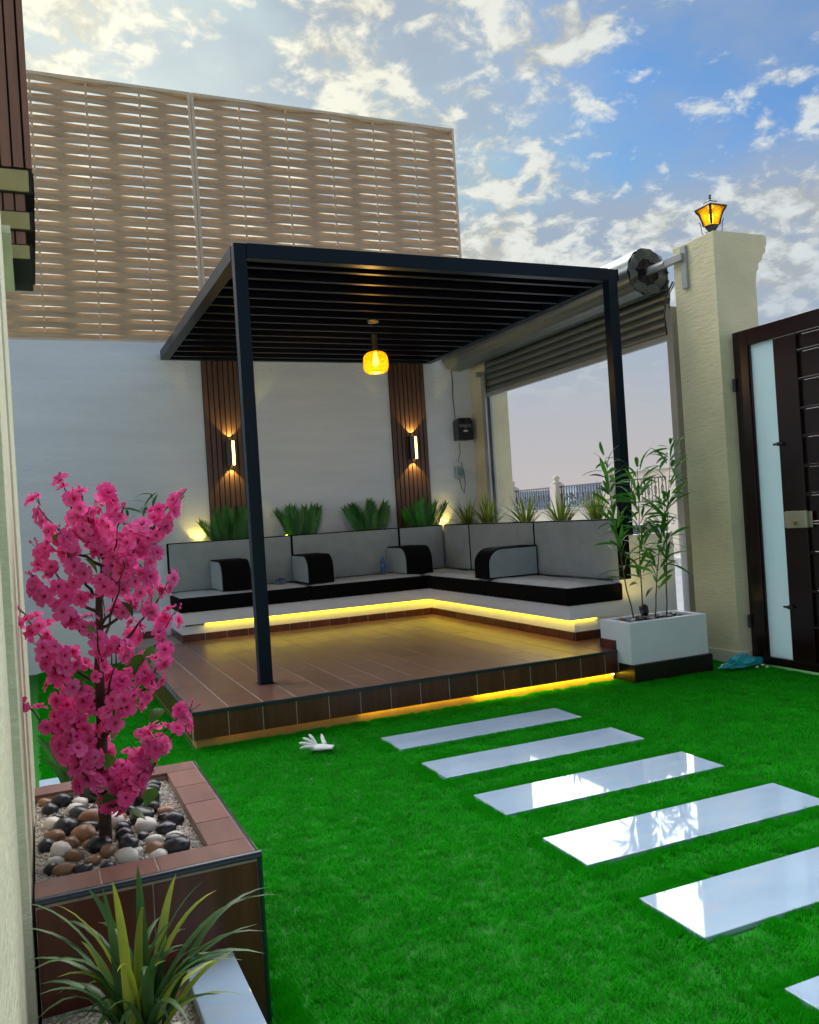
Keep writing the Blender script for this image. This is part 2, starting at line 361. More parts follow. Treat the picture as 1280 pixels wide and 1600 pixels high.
# ------------------------------------------------------------------ back wall with woven screens
WY = 9.7
bw = box('boundary_wall', M['plaster'], None, -4.0, 5.55, WY, WY+.2, -.15, 3.42, .01)
tag(bw, 'long white textured plaster wall behind the pergola seating', 'wall')
ZB, ZT, SP = 3.425, 6.29, .5575
def woven_panel(x0, n, label):
    x1 = x0+n*SP; root = thing('woven_screen', label, 'screen', 'woven screens on the back wall')
    yc = WY+.10; fr = .035
    for a, b in ((x0, x0+fr), (x1-fr, x1)):
        box('frame_post', M['wovenframe'], root, a, b, yc-.045, yc+.045, ZB, ZT, .004)
    box('frame_rail', M['wovenframe'], root, x0+fr, x1-fr, yc-.045, yc+.045, ZT-.035, ZT, .004)
    box('frame_rail', M['wovenframe'], root, x0+fr, x1-fr, yc-.045, yc+.045, ZB, ZB+.03, .004)
    for k in range(1, n):
        box('upright', M['wovenframe'], root, x0+k*SP-.012, x0+k*SP+.012, yc-.012, yc+.012, ZB+.03, ZT-.035)
    A = .033; nz = 49; H = (ZT-.035-ZB-.032)/nz; th = .007; NS = 14
    meshes = []
    for ph in (0, 1):
        mb = MB(); pts = []
        L = n*SP
        tot = n*NS
        for i in range(tot+1):
            u = i/NS
            x = .036+(L-.072)*i/tot
            s = math.cos(math.pi*u + ph*math.pi)
            pts.append((x, A*s, .02*s*s))
        vs = []
        for x, y, pn in pts:
            za, zb_ = -H*.03, H*1.03
            for dy, z in ((-th/2, za), (th/2, za), (th/2, zb_), (-th/2, zb_)): vs.append((x, y+dy, z))
        fs = []
        for i in range(tot):
            for q in range(4): fs.append((i*4+q, i*4+(q+1) % 4, (i+1)*4+(q+1) % 4, (i+1)*4+q))
        mb.add(vs, fs, True); mb.add(vs[:4], [(3, 2, 1, 0)]); mb.add(vs[-4:], [(0, 1, 2, 3)])
        me = mb.mesh('slat'); me.materials.append(M['woven'])
        bm = bmesh.new(); bm.from_mesh(me); bmesh.ops.recalc_face_normals(bm, faces=bm.faces)
        for e in bm.edges:
            if len(e.link_faces) == 2 and e.calc_face_angle(0) > .6: e.smooth = False
        bm.to_mesh(me); bm.free(); meshes.append(me)
    for r_ in range(nz):
        o = inst('slat', meshes[r_ % 2], root, Matrix.Translation((x0, yc, ZB+.031+r_*H)))
    return root
woven_panel(1.895, 6, 'woven tan slat screen on the wall, right panel above the pergola')
woven_panel(1.89-6*SP, 6, 'woven tan slat screen on the wall, left panel beside the cladding')

# ------------------------------------------------------------------ slatted wall strips and sconces
def slat_strip(x0, x1, label):
    root = thing('slatted_wall_strip', label, 'wall panel', 'dark slatted strips on the back wall')
    box('backing', M['slatdark'], root, x0, x1, WY-.010, WY-.001, .9, 3.28)
    n = 8; p = (x1-x0)/n; me = None
    for i in range(n):
        if me is None:
            o = box('slat', M['slat'], root, -p*.41, p*.41, -.012, .012, .9, 3.28, .003); me = o.data; o.location = (x0+p*.5, WY-.0225, 0)
        else:
            o = inst('slat', me, root, Matrix.Translation((x0+p*(i+.5), WY-.0225, 0)))
            md = o.modifiers.new('bevel', 'BEVEL'); md.width = .003; md.segments = 2
    return root
slat_strip(1.81, 2.285, 'dark brown slatted strip on the wall behind the front post')
slat_strip(4.08, 4.555, 'dark brown slatted strip on the wall, right of the hanging lamp')
def sconce(x, label):
    root = thing('wall_sconce', label, 'wall lamp', 'lit sconces on the slatted strips')
    y1 = WY-.036; y0 = y1-.075
    MB().box(x-.055, x+.008, y0, y1, 2.03, 2.31).build('housing', M['plastic'], root, .004)
    MB().box(x+.0085, x+.036, y0+.004, y1-.010, 2.035, 2.305).build('diffuser', M['lampglow'], root, .004)
    MB().box(x+.0365, x+.042, y0, y1, 2.03, 2.31).build('side_plate', M['plastic'], root, .002)
    for sgn, z in ((1, 2.325), (-1, 2.015)):
        light('lamp_beam', 'SPOT', (x-.005, y1-.045, z), 2.6, (1, .74, .16), root, .006, (x-.005, y1-.005, z+sgn*.25), R(86), .12)
sconce(2.075, 'lit rectangular sconce on the slatted strip behind the front post')
sconce(4.33, 'lit rectangular sconce on the slatted strip near the shutter')

# ------------------------------------------------------------------ right boundary wall, pillar, opening
pil = MB()
pil.prism([(5.0, -.12), (5.62, -.12), (5.62, 3.05)] + [(5.44, 3.05), (5.45, 3.16), (5.50, 3.20), (5.52, 3.27), (5.56, 3.30), (5.575, 3.36), (5.60, 3.385), (5.60, 3.415), (5.58, 3.43), (5.0, 3.43)], 'y', 5.14, 5.62) if False else None
prof = [(5.0, -.12), (5.42, -.12), (5.42, 3.05), (5.435, 3.13), (5.455, 3.15), (5.46, 3.20), (5.50, 3.225), (5.51, 3.27), (5.54, 3.29), (5.55, 3.34), (5.56, 3.36), (5.56, 3.41), (5.545, 3.43), (5.0, 3.43)]
pil.prism(prof, 'y', 5.14, 5.60)
po = pil.build('gate_pillar', M['cream'], None, .012); tag(po, 'tall cream plastered gate pillar carrying the lantern', 'pillar')
pb = box('plinth', M['creampale'], po, 4.99, 5.44, 5.125, 5.61, -.12, .115, .006)
sw = empty('side_wall'); tag(sw, 'cream boundary wall around the open shutter doorway', 'wall')
box('near_jamb', M['cream'], sw, 5.22, 5.42, 5.602, 5.80, -.12, 3.42, .006)
box('far_jamb', M['cream'], sw, 5.22, 5.49, 9.25, WY-.002, -.12, 3.42, .006)
# wall outside beyond the far jamb
# shutter: guide rails, coil, curtain
sh = thing('roller_shutter', 'grey corrugated roller shutter rolled up above the doorway', 'shutter')
for y0, y1 in ((5.80, 5.88), (9.17, 9.25)):
    MB().box(5.12, 5.145, y0, y1, -.12, 3.0).box(5.19, 5.215, y0, y1, -.12, 3.0).box(5.145, 5.19, y0 if y0 < 7 else y1-.02, y0+.02 if y0 < 7 else y1, -.12, 3.0).build('guide_rail', M['galvdark'], sh, .002)
CX, CZ, CR = 4.965, 3.315, .205
mbc = MB()   # coil: corrugated outside
nseg = 84; profc = []
for i in range(nseg):
    a = 2*math.pi*i/nseg
    rr_ = CR + .0035*math.cos(14*a)
    profc.append((CX+rr_*math.cos(a), CZ+rr_*math.sin(a)))
vs = [(x, y, z) for y in (5.90, 9.58) for x, z in profc]
mbc.add(vs, [(i, (i+1) % nseg, nseg+(i+1) % nseg, nseg+i) for i in range(nseg)], True)
mbc.build('shutter_coil', M['galv'], sh)
spi = MB(); pts = []     # the wound edge of the curtain seen at the coil's end
for i in range(420):
    a = i*.095; rad = .112+.090*i/420 + .006*math.sin(a*11)
    pts.append((CX+rad*math.cos(a), 5.895+.012*math.sin(a*7), CZ+rad*math.sin(a)))
spi.tube(pts, .0038, 5); spi.build('coil_edge', M['galv'], sh)
MB().tube([(CX, 5.93, CZ), (CX, 5.94, CZ)], [.196, .196], 40).build('coil_end_disc', M['slatdark'], sh)
MB().tube([(CX, 5.66, CZ), (CX, 9.66, CZ)], .03, 12).build('axle', M['galvdark'], sh)
hub = MB()
for k in range(5):
    a = k*1.256+.3; hub.tube([(CX, 5.90, CZ), (CX+.11*math.cos(a), 5.90, CZ+.11*math.sin(a))], .008, 6)
hub.tube([(CX-.05, 5.89, CZ), (CX+.05, 5.89, CZ+.03)], .035, 10); hub.build('spring_hub', M['iron'], sh)
MB().box(CX-.02, CX+.02, 5.45, 5.90, CZ-.03, CZ+.03).build('bracket_arm', M['galvdark'], sh, .003)
MB().box(4.975, 4.998, 5.43, 5.49, CZ-.26, CZ+.09).build('bracket_plate', M['galvdark'], sh, .002)
MB().box(4.90, 5.20, 9.59, 9.66, CZ-.03, CZ+.03).build('bracket_arm', M['galvdark'], sh, .003)
# curtain slats hanging between the rails
zb = 2.735; sl_h = .077; me = None; ncur = 8
for i in range(ncur):
    z = zb+.04+i*sl_h
    if me is None:
        q = [( .000, 0), (.010, .012), (.013, .035), (.010, .058), (.000, .072), (-.004, .077), (-.008, .072), (.002, .058), (.005, .035), (.002, .012), (-.008, 0)]
        mb = MB().prism([(-u, v) for u, v in q], 'y', 5.86, 9.20, True)
        o = mb.build('curtain_slat', M['galv'], sh); me = o.data; o.location = (5.168, 0, z)
    else: inst('curtain_slat', me, sh, Matrix.Translation((5.168, 0, z)))
box('bottom_bar', M['galvdark'], sh, 5.145, 5.19, 5.86, 9.20, zb-.008, zb+.042, .004)
box('guide_bracket', M['galvdark'], sh, 5.05, 5.20, 9.20, 9.24, 2.98, 3.04, .003)
MB().tube([(5.0, 5.62, 3.16), (4.985, 5.70, 3.05), (4.99, 5.74, 2.9), (5.05, 5.79, 2.75)], .008, 6).tube([(5.03, 5.63, 3.16), (5.02, 5.69, 3.08), (5.03, 5.72, 2.95)], .005, 6).build('cable', M['plastic'], sh)

# lantern on the pillar
def lantern(cx, cy, z0):
    root = thing('pillar_lantern', 'lit black coach lantern with amber panes on the pillar top', 'lantern')
    MB().lathe([(0, z0), (.055, z0), (.055, z0+.012), (.02, z0+.03), (.018, z0+.05), (.035, z0+.065), (.0, z0+.07)], cx, cy, 16).build('base', M['iron'], root)
    # square cage, flaring upward: half widths at heights
    hs = [(.030, .06), (.062, .115), (.068, .13), (.082, .20), (.104, .27), (.135, .315)]
    mb = MB(); rot = Matrix.Rotation(R(0), 3, 'Z')
    def ring(h): return [Vector((cx+sx*h, cy+sy_*h, 0)) for sx, sy_ in ((-1, -1), (1, -1), (1, 1), (-1, 1))]
    # lower cup
    lv = []
    for h, z in hs[:3]: lv += [(v.x, v.y, z0+z) for v in ring(h)]
    cup = MB(); fs = []
    for i in range(2):
        for q in range(4): fs.append((i*4+q, i*4+(q+1) % 4, i*4+4+(q+1) % 4, i*4+4+q))
    cup.add(lv, fs+[(3, 2, 1, 0), (8, 9, 10, 11)]); cup.build('lower_cup', M['iron'], root)
    for q in range(4):       # corner bars
        sx, sy_ = ((-1, -1), (1, -1), (1, 1), (-1, 1))[q]
        MB().tube([(cx+sx*h, cy+sy_*h, z0+z) for h, z in hs[2:]], .017, 4, False).build('corner_bar', M['iron'], root)
        sx2, sy2 = ((-1, -1), (1, -1), (1, 1), (-1, 1))[(q+1) % 4]
        vs = []
        for h, z in hs[2:]:
            hh = h-.004
            vs += [(cx+sx*hh, cy+sy_*hh, z0+z), (cx+sx2*hh, cy+sy2*hh, z0+z)]
        fs = [(2*i, 2*i+1, 2*i+3, 2*i+2) for i in range(3)]
        p = MB().add(vs, fs, True).build('pane', M['amber'], root)
        md = p.modifiers.new('t', 'SOLIDIFY'); md.thickness = .003
    rf = MB(); rv = []
    rs = [(.150, .315), (.150, .330), (.105, .362), (.060, .385), (.066, .392), (.030, .412), (.014, .42)]
    for h, z in rs: rv += [(v.x, v.y, z0+z) for v in ring(h)]
    fs = []
    for i in range(len(rs)-1):
        for q in range(4): fs.append((i*4+q, i*4+(q+1) % 4, i*4+4+(q+1) % 4, i*4+4+q))
    rf.add(rv, fs+[(3, 2, 1, 0), tuple(len(rv)-4+q for q in range(4))])
    rfo = rf.build('lantern_roof', M['iron'], root, .002)
    MB().lathe([(.010, z0+.418), (.012, z0+.43), (.022, z0+.437), (.010, z0+.447), (.010, z0+.455), (.020, z0+.463), (.012, z0+.475), (0, z0+.482)], cx, cy, 12).build('finial', M['iron'], rfo)
    for q in range(4):
        sx, sy_ = ((-1, -1), (1, -1), (1, 1), (-1, 1))[q]
        pts = []
        for i in range(22):
            t_ = i/21
            # scroll: curl at the bottom then up and out
            if t_ < .45:
                a = t_/.45*4.4; rd = .010+.022*t_/.45
                u = .062+rd*math.cos(2.4+a); z = .060+rd*math.sin(2.4+a)
            else:
                s2 = (t_-.45)/.55
                u = .090+.010*s2+.020*max(0, s2-.75)*4*.6; z = .062+.125*s2
            pts.append((cx+sx*u, cy+sy_*u, z0+z))
        MB().tube(pts, .005, 6).build('scroll', M['iron'], root)
    MB().lathe([(0, z0+.135), (.018, z0+.14), (.020, z0+.17), (.034, z0+.21), (.034, z0+.235), (.020, z0+.26), (0, z0+.265)], cx, cy, 16).build('bulb', M['lampglow'], root)
    light('lantern_light', 'POINT', (cx, cy, z0+.29), .25, WARM, root, .03)
lantern(5.13, 5.28, 3.43)
lan = bpy.data.objects['pillar_lantern']
lan.matrix_world = Matrix.Translation((5.13, 5.28, 3.43)) @ Matrix.Diagonal((.60, .60, .72, 1)) @ Matrix.Translation((-5.13, -5.28, -3.43))

# gate in the side wall, closed
gt = thing('entrance_gate', 'dark brown glossy gate with tall frosted pane and brass lock', 'gate')
GX = 5.10
def gbox(n, m, y0, y1, z0, z1, x0=0., x1=.05, bevel=.003, par=None): return box(n, m, par or gt, GX+x0, GX+x1, y0, y1, z0, z1, bevel)
gbox('outer_stile', M['gate'], 4.955, 5.10, .03, 2.61, -.01, .06)
gbox('top_rail', M['gate'], 2.2, 4.954, 2.485, 2.61, -.01, .06)
gbox('bottom_rail', M['gate'], 2.2, 4.954, .03, .09, -.01, .06)
gbox('middle_stile', M['gate'], 4.50, 4.705, .091, 2.484, -.012, .055)
gbox('glass_pane', M['frost'], 4.70, 4.96, .085, 2.49, .015, .027, 0)
gbox('glazing_bead', M['gate'], 4.938, 4.954, .091, 2.484, 0, .012, .001)
gbox('glazing_bead', M['gate'], 4.706, 4.716, .091, 2.484, 0, .012, .001)
zz = .091
zs = [.091, .36, .62, .90, 1.12, 1.325, 1.53, 1.745, 1.945, 2.155, 2.36, 2.484]
for a, b in zip(zs[:-1], zs[1:]):
    gbox('panel', M['gate'], 3.55, 4.497, a+.004, b-.018, .012, .03, .002)
    gbox('panel_ledge', M['gate'], 3.55, 4.497, b-.016, b+.002, -.012, .03, .004)
gbox('inner_stile', M['gate'], 3.35, 3.548, .091, 2.484, -.012, .055)
lk = gbox('lock_box', M['lock'], 4.475, 4.665, 1.075, 1.20, -.045, -.013, .006)
gbox('lock_plate', M['lock'], 4.45, 4.70, 1.08, 1.195, -.0125, -.0105, .0)
MB().tube([(GX-.045, 4.57, 1.115), (GX-.075, 4.57, 1.115)], .014, 10).build('knob', M['gold'], lk)
for z in (1.70, .49):
    MB().tube([(GX-.03, 4.74, z), (GX-.03, 4.66, z)], .009, 8).box(GX-.04, GX-.0125, 4.685, 4.70, z-.014, z+.014).build('bolt', M['iron'], gt)
for z in (.35, 2.2): MB().tube([(GX-.02, 5.095, z-.05), (GX-.02, 5.095, z+.05)], .014, 8).build('hinge', M['iron'], gt)
# wall past the gate, towards and behind the viewer
wb = box('garden_wall', M['cream'], None, 5.0, 5.4, -4.0, 2.195, -.12, 3.0, .01); tag(wb, 'cream garden wall beyond the near end of the gate', 'wall')

# ------------------------------------------------------------------ wall devices by the shutter
d = thing('control_box', 'black plastic control box hung on the wall beside the shutter', 'control box')
MB().prism([(4.935, 2.245), (5.13, 2.245), (5.145, 2.265), (5.145, 2.49), (5.12, 2.525), (4.955, 2.525), (4.93, 2.49), (4.93, 2.265)], 'y', WY-.13, WY-.001).build('case', M['plastic'], d, .015, 3)
MB().prism([(4.955, 2.445), (5.12, 2.445), (5.12, 2.41), (5.06, 2.405), (5.04, 2.385), (5.015, 2.405), (4.955, 2.41)], 'y', WY-.137, WY-.1305).build('visor', mat('grey_plastic', (.12, .12, .125), .3), d, .002)
box('badge', M['whitebit'], d, 5.01, 5.07, WY-.1345, WY-.1305, 2.35, 2.37)
MB().tube([(4.95, WY-.04, 2.53), (4.945, WY-.02, 2.8), (4.955, WY-.015, 3.0), (4.945, WY-.02, 3.2)], .005, 6).build('cable', M['plastic'], d)
d = thing('switch_box', 'small grey switch box with a dangling wire below the control box', 'switch')
box('case', mat('switch_grey', (.33, .42, .46), .4), d, 4.905, 5.01, WY-.06, WY-.001, 1.775, 1.92, .008)
box('cover', mat('switch_blue', (.20, .34, .42), .25), d, 4.925, 5.0, WY-.066, WY-.0605, 1.795, 1.90, .004)
pts = [(4.98, WY-.03, 2.2)]
MB().tube([(4.985, WY-.03, 2.22), (5.0, WY-.02, 2.1), (4.96, WY-.03, 1.98), (4.99, WY-.05, 1.97), (5.03, WY-.03, 1.85), (5.045, WY-.02, 1.70), (5.02, WY-.02, 1.58), (4.98, WY-.03, 1.66), (4.96, WY-.03, 1.77)], .004, 6).build('wire', M['plastic'], d)
d = box('wall_plug', M['plastic'], None, 5.19, 5.21, WY-.02, WY-.001, 2.33, 2.37, .003); tag(d, 'tiny dark wall plug right of the control box', 'plug')

# ------------------------------------------------------------------ platform with tiles
PZ = .235; PX0, PX1, PY0 = .80, 3.955, 5.30
pf = empty('seating_platform'); tag(pf, 'raised brown tiled seating platform under the pergola', 'platform')
box('platform_core', M['grout'], pf, PX0+.003, 4.6, PY0+.003, 9.36, .0655, PZ-.0015)
box('toe_board', M['orange'], pf, PX0+.03, 3.95, PY0+.055, 5.5, -.02, .064)
TW = .2165; gap = .006
def tile_mesh(name, sx, sy_, sz, m):
    mb = MB().box(0, sx, 0, sy_, 0, sz); me = mb.mesh(name); bm = bmesh.new(); bm.from_mesh(me); bmesh.ops.recalc_face_normals(bm, faces=bm.faces)
    bmesh.ops.bevel(bm, geom=[e for e in bm.edges], offset=.0012, segments=1, affect='EDGES'); bm.to_mesh(me); bm.free(); me.materials.append(m); return me
LT = .88; full = tile_mesh('tile', TW-gap, LT-gap, .012, M['tile'])
cache = {}; rtl = random.Random(3)
def tile(par, x0, y0, lx, ly, z, m, name='tile', th=.012, jit=0):
    key = (round(lx, 3), round(ly, 3), m.name, th)
    if key not in cache: cache[key] = tile_mesh(name, lx, ly, th, m)
    return inst(name, cache[key], par, Matrix.Translation((x0, y0, z+(rtl.uniform(-.0004, .0004) if jit else 0))))
nx = 16
for i in range(nx):
    x0 = PX0+.022+i*TW
    if x0 > 3.95: continue
    lx = min(TW-gap, 3.955+.1-x0)
    yst = PY0+.022; first = (.44 if i % 2 else .88)
    y = yst; L = first
    while y < 8.62:
        Lc = min(L, 8.62-y)
        if Lc > .05: tile(pf, x0, y, lx, Lc-gap, PZ-.012, M['tile'], jit=1)
        y += L; L = LT
# riser tiles front, and along the left side
def rtile(par, x0, y0, sx, sy_, z, sz, m, name):
    key = (round(sx, 3), round(sy_, 3), round(sz, 3), m.name)
    if key not in cache: cache[key] = tile_mesh(name, sx, sy_, sz, m)
    return inst(name, cache[key], par, Matrix.Translation((x0, y0, z)))
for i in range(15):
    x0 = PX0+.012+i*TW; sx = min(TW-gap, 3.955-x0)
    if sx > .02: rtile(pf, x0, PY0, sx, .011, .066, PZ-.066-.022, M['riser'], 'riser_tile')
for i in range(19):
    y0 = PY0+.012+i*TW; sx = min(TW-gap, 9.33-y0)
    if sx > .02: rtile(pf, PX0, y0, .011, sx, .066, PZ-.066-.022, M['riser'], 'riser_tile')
MB().prism([(PY0-.006, PZ-.021), (PY0-.006, PZ-.006), (PY0, PZ+.001), (PY0+.02, PZ+.001), (PY0+.02, PZ-.004), (PY0+.004, PZ-.021)], 'x', PX0-.004, 3.955).build('edge_trim', M['trim'], pf)
MB().prism([(PX0-.006, PZ-.021), (PX0-.006, PZ-.006), (PX0, PZ+.0015), (PX0+.02, PZ+.0015), (PX0+.02, PZ-.004), (PX0+.004, PZ-.021)], 'y', PY0+.003, 9.33).build('edge_trim', M['trim'], pf)
box('left_toe_board', M['orange'], pf, PX0+.035, PX0+.2, PY0+.06, 9.3, -.02, .064)
ls = thing('platform_light_strip', 'glowing yellow light strip under the platform front edge', 'light strip')
MB().box(2.75, 3.945, PY0+.030, PY0+.038, .059, .0635).build('strip', M['ledtoe'], ls)
MB().box(1.9, 2.745, PY0+.030, PY0+.038, .059, .0635).build('strip', M['ledmid'], ls)
MB().box(.95, 1.895, PY0+.032, PY0+.038, .059, .0635).build('strip_end', M['ledfaint'], ls)
MB().box(3.91, 3.93, PY0+.018, PY0+.03, .05, .062).build('connector', M['lampglow'], ls, .003)

# ------------------------------------------------------------------ L-shaped masonry bench
BY, BX, BEND, BL = 8.58, 3.935, 5.87, 1.27     # front faces, near end, left end
bn = thing('masonry_bench', 'white L-shaped masonry bench base with lit recess', 'bench')
SEATB = .525; REC = .405; SKT = .305
mbb = MB(); mbb.prism([(BL, BY), (BX, BY), (BX, BEND), (4.47, BEND), (4.47, 9.34), (BL, 9.34)], 'z', REC, SEATB); mbb.build('seat_slab', M['whitepaint'], bn, .004)
RI = .055
MB().prism([(BL+.006, BY+RI), (BX+RI, BY+RI), (BX+RI, BEND+.02), (4.47, BEND+.02), (4.47, 9.34), (BL+.006, 9.34)], 'z', PZ-.004, REC-.001).build('lower_wall', M['whitepaint'], bn)
for i in range(14):     # skirting tiles
    x0 = BL+.006+i*TW; sx = min(TW-gap, BX+RI-.012-x0)
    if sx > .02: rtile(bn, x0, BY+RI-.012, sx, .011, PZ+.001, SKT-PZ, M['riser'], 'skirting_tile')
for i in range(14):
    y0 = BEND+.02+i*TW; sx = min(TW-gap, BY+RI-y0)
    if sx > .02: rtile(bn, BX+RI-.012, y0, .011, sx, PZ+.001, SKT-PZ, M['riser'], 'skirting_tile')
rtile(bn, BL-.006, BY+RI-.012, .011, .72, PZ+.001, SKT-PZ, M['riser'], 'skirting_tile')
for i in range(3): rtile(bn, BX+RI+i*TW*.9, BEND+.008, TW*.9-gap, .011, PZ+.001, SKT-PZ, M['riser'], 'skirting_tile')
ls = thing('bench_light_strip', 'glowing yellow light strip tucked under the white bench slab', 'light strip')
MB().box(BL+.22, BX+RI-.02, BY+RI-.045, BY+RI-.020, REC-.004, REC-.0015).build('strip', M['led'], ls)
MB().box(BX+RI-.045, BX+RI-.020, BEND+.01, BY+RI-.047, REC-.004, REC-.0015).build('strip', M['led'], ls)
MB().box(BX+RI-.018, 4.20, BEND+.001, BEND+.009, REC-.008, REC-.0015).build('strip', M['led'], ls)
MB().tube([(BL+.03, BY+RI-.012, REC-.012), (BL+.12, BY+RI-.014, REC-.008), (BL+.22, BY+RI-.012, REC-.01)], .006, 6).build('lead_wire', M['plastic'], ls)

# raised planter behind the seats
rp = thing('raised_planter', 'white raised planter trough running behind the bench backs', 'planter')
box('front_wall', M['whitepaint'], rp, 1.16, 4.66, 9.345, 9.385, .236, 1.13, .004)
box('left_end', M['creampale'], rp, 1.16, 1.20, 9.386, WY-.001, .236, 1.13, .004)  # yellowish light on this white end is put into its cream colour
box('side_wall', M['whitepaint'], rp, 4.60, 4.64, 5.995, 9.344, .0, 1.13, .004)
box('outer_wall', M['whitepaint'], rp, 5.00, 5.04, 5.995, 9.20, .0, 1.13, .004)
box('end_block', M['whitepaint'], rp, 4.475, 5.06, 5.89, 5.994, .0, 1.06, .006)
box('soil', M['soil'], rp, 1.2, 4.66, 9.386, WY-.001, 1.0, 1.07)
box('soil', M['soil'], rp, 4.641, 4.999, 5.995, 9.344, 1.0, 1.07)
lp = thing('low_planter', 'low white planter at the wall foot left of the bench', 'planter')
box('front_wall', M['whitepaint'], lp, -.6, 1.158, 9.30, 9.345, -.02, .50, .004)
box('soil', M['soil'], lp, -.6, 1.158, 9.346, WY-.001, .35, .46)
for i in range(3): rtile(lp, .82+.012+i*.11, 9.288, .108, .011, PZ+.001, SKT-PZ, M['riser'], 'skirting_tile')

# ------------------------------------------------------------------ cushions
def cushion_bm(x0, x1, y0, y1, z0, z1, bev, name, m, parent, puff=0.0, axis='z', subdiv=6):
    bm = bmesh.new(); bmesh.ops.create_cube(bm, size=1)
    for v in bm.verts:
        v.co = Vector(((x0+x1)/2+v.co.x*(x1-x0), (y0+y1)/2+v.co.y*(y1-y0), (z0+z1)/2+v.co.z*(z1-z0)))
    bmesh.ops.bevel(bm, geom=list(bm.edges), offset=bev, segments=3, profile=.6, affect='EDGES')
    me = bpy.data.meshes.new(name); bm.to_mesh(me); bm.free(); me.materials.append(M[m] if isinstance(m, str) else m)
    for p in me.polygons: p.use_smooth = True
    o = bpy.data.objects.new(name, me); col.objects.link(o)
    if parent: o.parent = parent
    return o
def puffed(name, m, parent, x0, x1, y0, y1, z, h, amp, nx=24, ny=12, seams=()):
    """a thin quilted top sheet sitting on a cushion core"""
    vs = []; fs = []
    for j in range(ny+1):
        for i in range(nx+1):
            u = i/nx; v = j/ny
            e = min(u*(x1-x0), (1-u)*(x1-x0), v*(y1-y0), (1-v)*(y1-y0))
            f = 1-math.exp(-e/.03)
            X = x0+u*(x1-x0); Y = y0+v*(y1-y0)
            b = amp*noise.noise(Vector((X*3.1, Y*3.1, z*7)))+amp*.6*noise.noise(Vector((X*9, Y*9, 2)))
            for s in seams: b -= .008*math.exp(-((X-s)/.02)**2)
            vs.append((X, Y, z+f*(h+b)))
    for j in range(ny):
        for i in range(nx):
            a = j*(nx+1)+i; fs.append((a, a+1, a+nx+2, a+nx+1))
    return MB().add(vs, fs, True).build(name, m, parent)
SZ = .685
def seat_cushion(label, x0, x1, y0, y1):
    r_ = thing('seat_cushion', label, 'cushion', 'seat cushions on the bench')
    cushion_bm(x0, x1, y0, y1, SEATB+.002, SZ-.012, .022, 'side_panel', 'black', r_)
    puffed('top_panel', M['greytop'], r_, x0+.012, x1-.012, y0+.012, y1-.012, SZ-.013, .022, .010, max(10, int((x1-x0)*18)), max(10, int((y1-y0)*18)))
CO = .03
seat_cushion('long black and grey seat cushion at the left of the back bench', BL-.02, 2.585, BY-CO, 9.21)
seat_cushion('long black and grey seat cushion in the middle of the back bench', 2.59, 3.895, BY-CO, 9.21)
seat_cushion('grey topped black seat cushion filling the bench corner', 3.90, 4.46, BY-.02, 9.21)
seat_cushion('black and grey seat cushion on the right bench beside the corner', BX-CO, 4.46, 7.20, BY-.025)
seat_cushion('black and grey seat cushion at the near end of the right bench', BX-CO, 4.46, BEND-.03, 7.195)
BT = 1.205
def back_cushion(label, x0, x1, y0, y1, face):
    r_ = thing('back_cushion', label, 'cushion', 'upright back cushions on the bench')
    cushion_bm(x0, x1, y0, y1, SZ+.004, BT, .016, 'body', 'black', r_)
    n = 16
    if face == 'y':
        a0, a1 = x0, x1
    else:
        a0, a1 = y0, y1
    vs = []; fs = []; nu, nv = max(8, int((a1-a0)*16)), 9
    for j in range(nv+1):
        for i in range(nu+1):
            u = i/nu; v = j/nv; A = a0+.009+u*(a1-a0-.018); Z = SZ+.010+v*(BT-SZ-.02)
            e = min(u*(a1-a0), (1-u)*(a1-a0), v*.5, (1-v)*.5); f = 1-math.exp(-e/.010)
            b = f*(.014+.010*noise.noise(Vector((A*2.7, Z*3.5, x0*5)))+.005*noise.noise(Vector((A*7, Z*9, 1))))
            vs.append((A, y0-.001-b, Z) if face == 'y' else (x0-.001-b, A, Z))
    for j in range(nv):
        for i in range(nu):
            a = j*(nu+1)+i; fs.append((a, a+1, a+nu+2, a+nu+1))
    MB().add(vs, fs, True).build('front_panel', M['grey'], r_)
yb0, yb1 = 9.215, 9.335
back_cushion('grey back cushion at the left end of the bench', 1.262, 2.592, yb0, yb1, 'y')
back_cushion('grey back cushion behind the water bottle', 2.60, 3.885, yb0, yb1, 'y')
back_cushion('narrow grey back cushion left of the bench corner', 3.893, 4.462, yb0, yb1, 'y')
xb0, xb1 = 4.468, 4.592
back_cushion('grey back cushion just right of the bench corner', xb0, xb1, 8.56, 9.20, 'x')
back_cushion('grey back cushion behind the large arm bolster', xb0, xb1, 7.195, 8.552, 'x')
back_cushion('grey back cushion at the near end of the right bench', xb0, xb1, 5.885, 7.187, 'x')
def bolster(label, a0, a1, b0, b1, h, axis):
    """arm bolster: flat grey ends, black band over top and rounded front. profile in (b, z); front at b0"""
    r_ = thing('arm_bolster', label, 'bolster', 'arm bolsters on the bench')
    z0 = SZ+.006; z1 = z0+h; rd = h*.55
    def profile(ins):
        p = [(b1-ins, z0+ins), (b0+ins, z0+ins)]
        cxr, czr = b0+rd, z1-rd
        for k in range(9):
            a = math.pi - k/8*math.pi/2
            p.append((cxr+(rd-ins)*math.cos(a), czr+(rd-ins)*math.sin(a)))
        p.append((b1-ins, z1-ins))
        return p
    ax = 'x' if axis == 'x' else 'y'
    MB().prism(profile(0), ax, a0, a1).build('band', M['black'], r_, .010, 3)
    MB().prism(profile(.014), ax, a0-.010, a0-.0005).build('end_panel', M['grey'], r_, .006, 2)
    MB().prism(profile(.014), ax, a1+.0005, a1+.010).build('end_panel', M['grey'], r_, .006, 2)
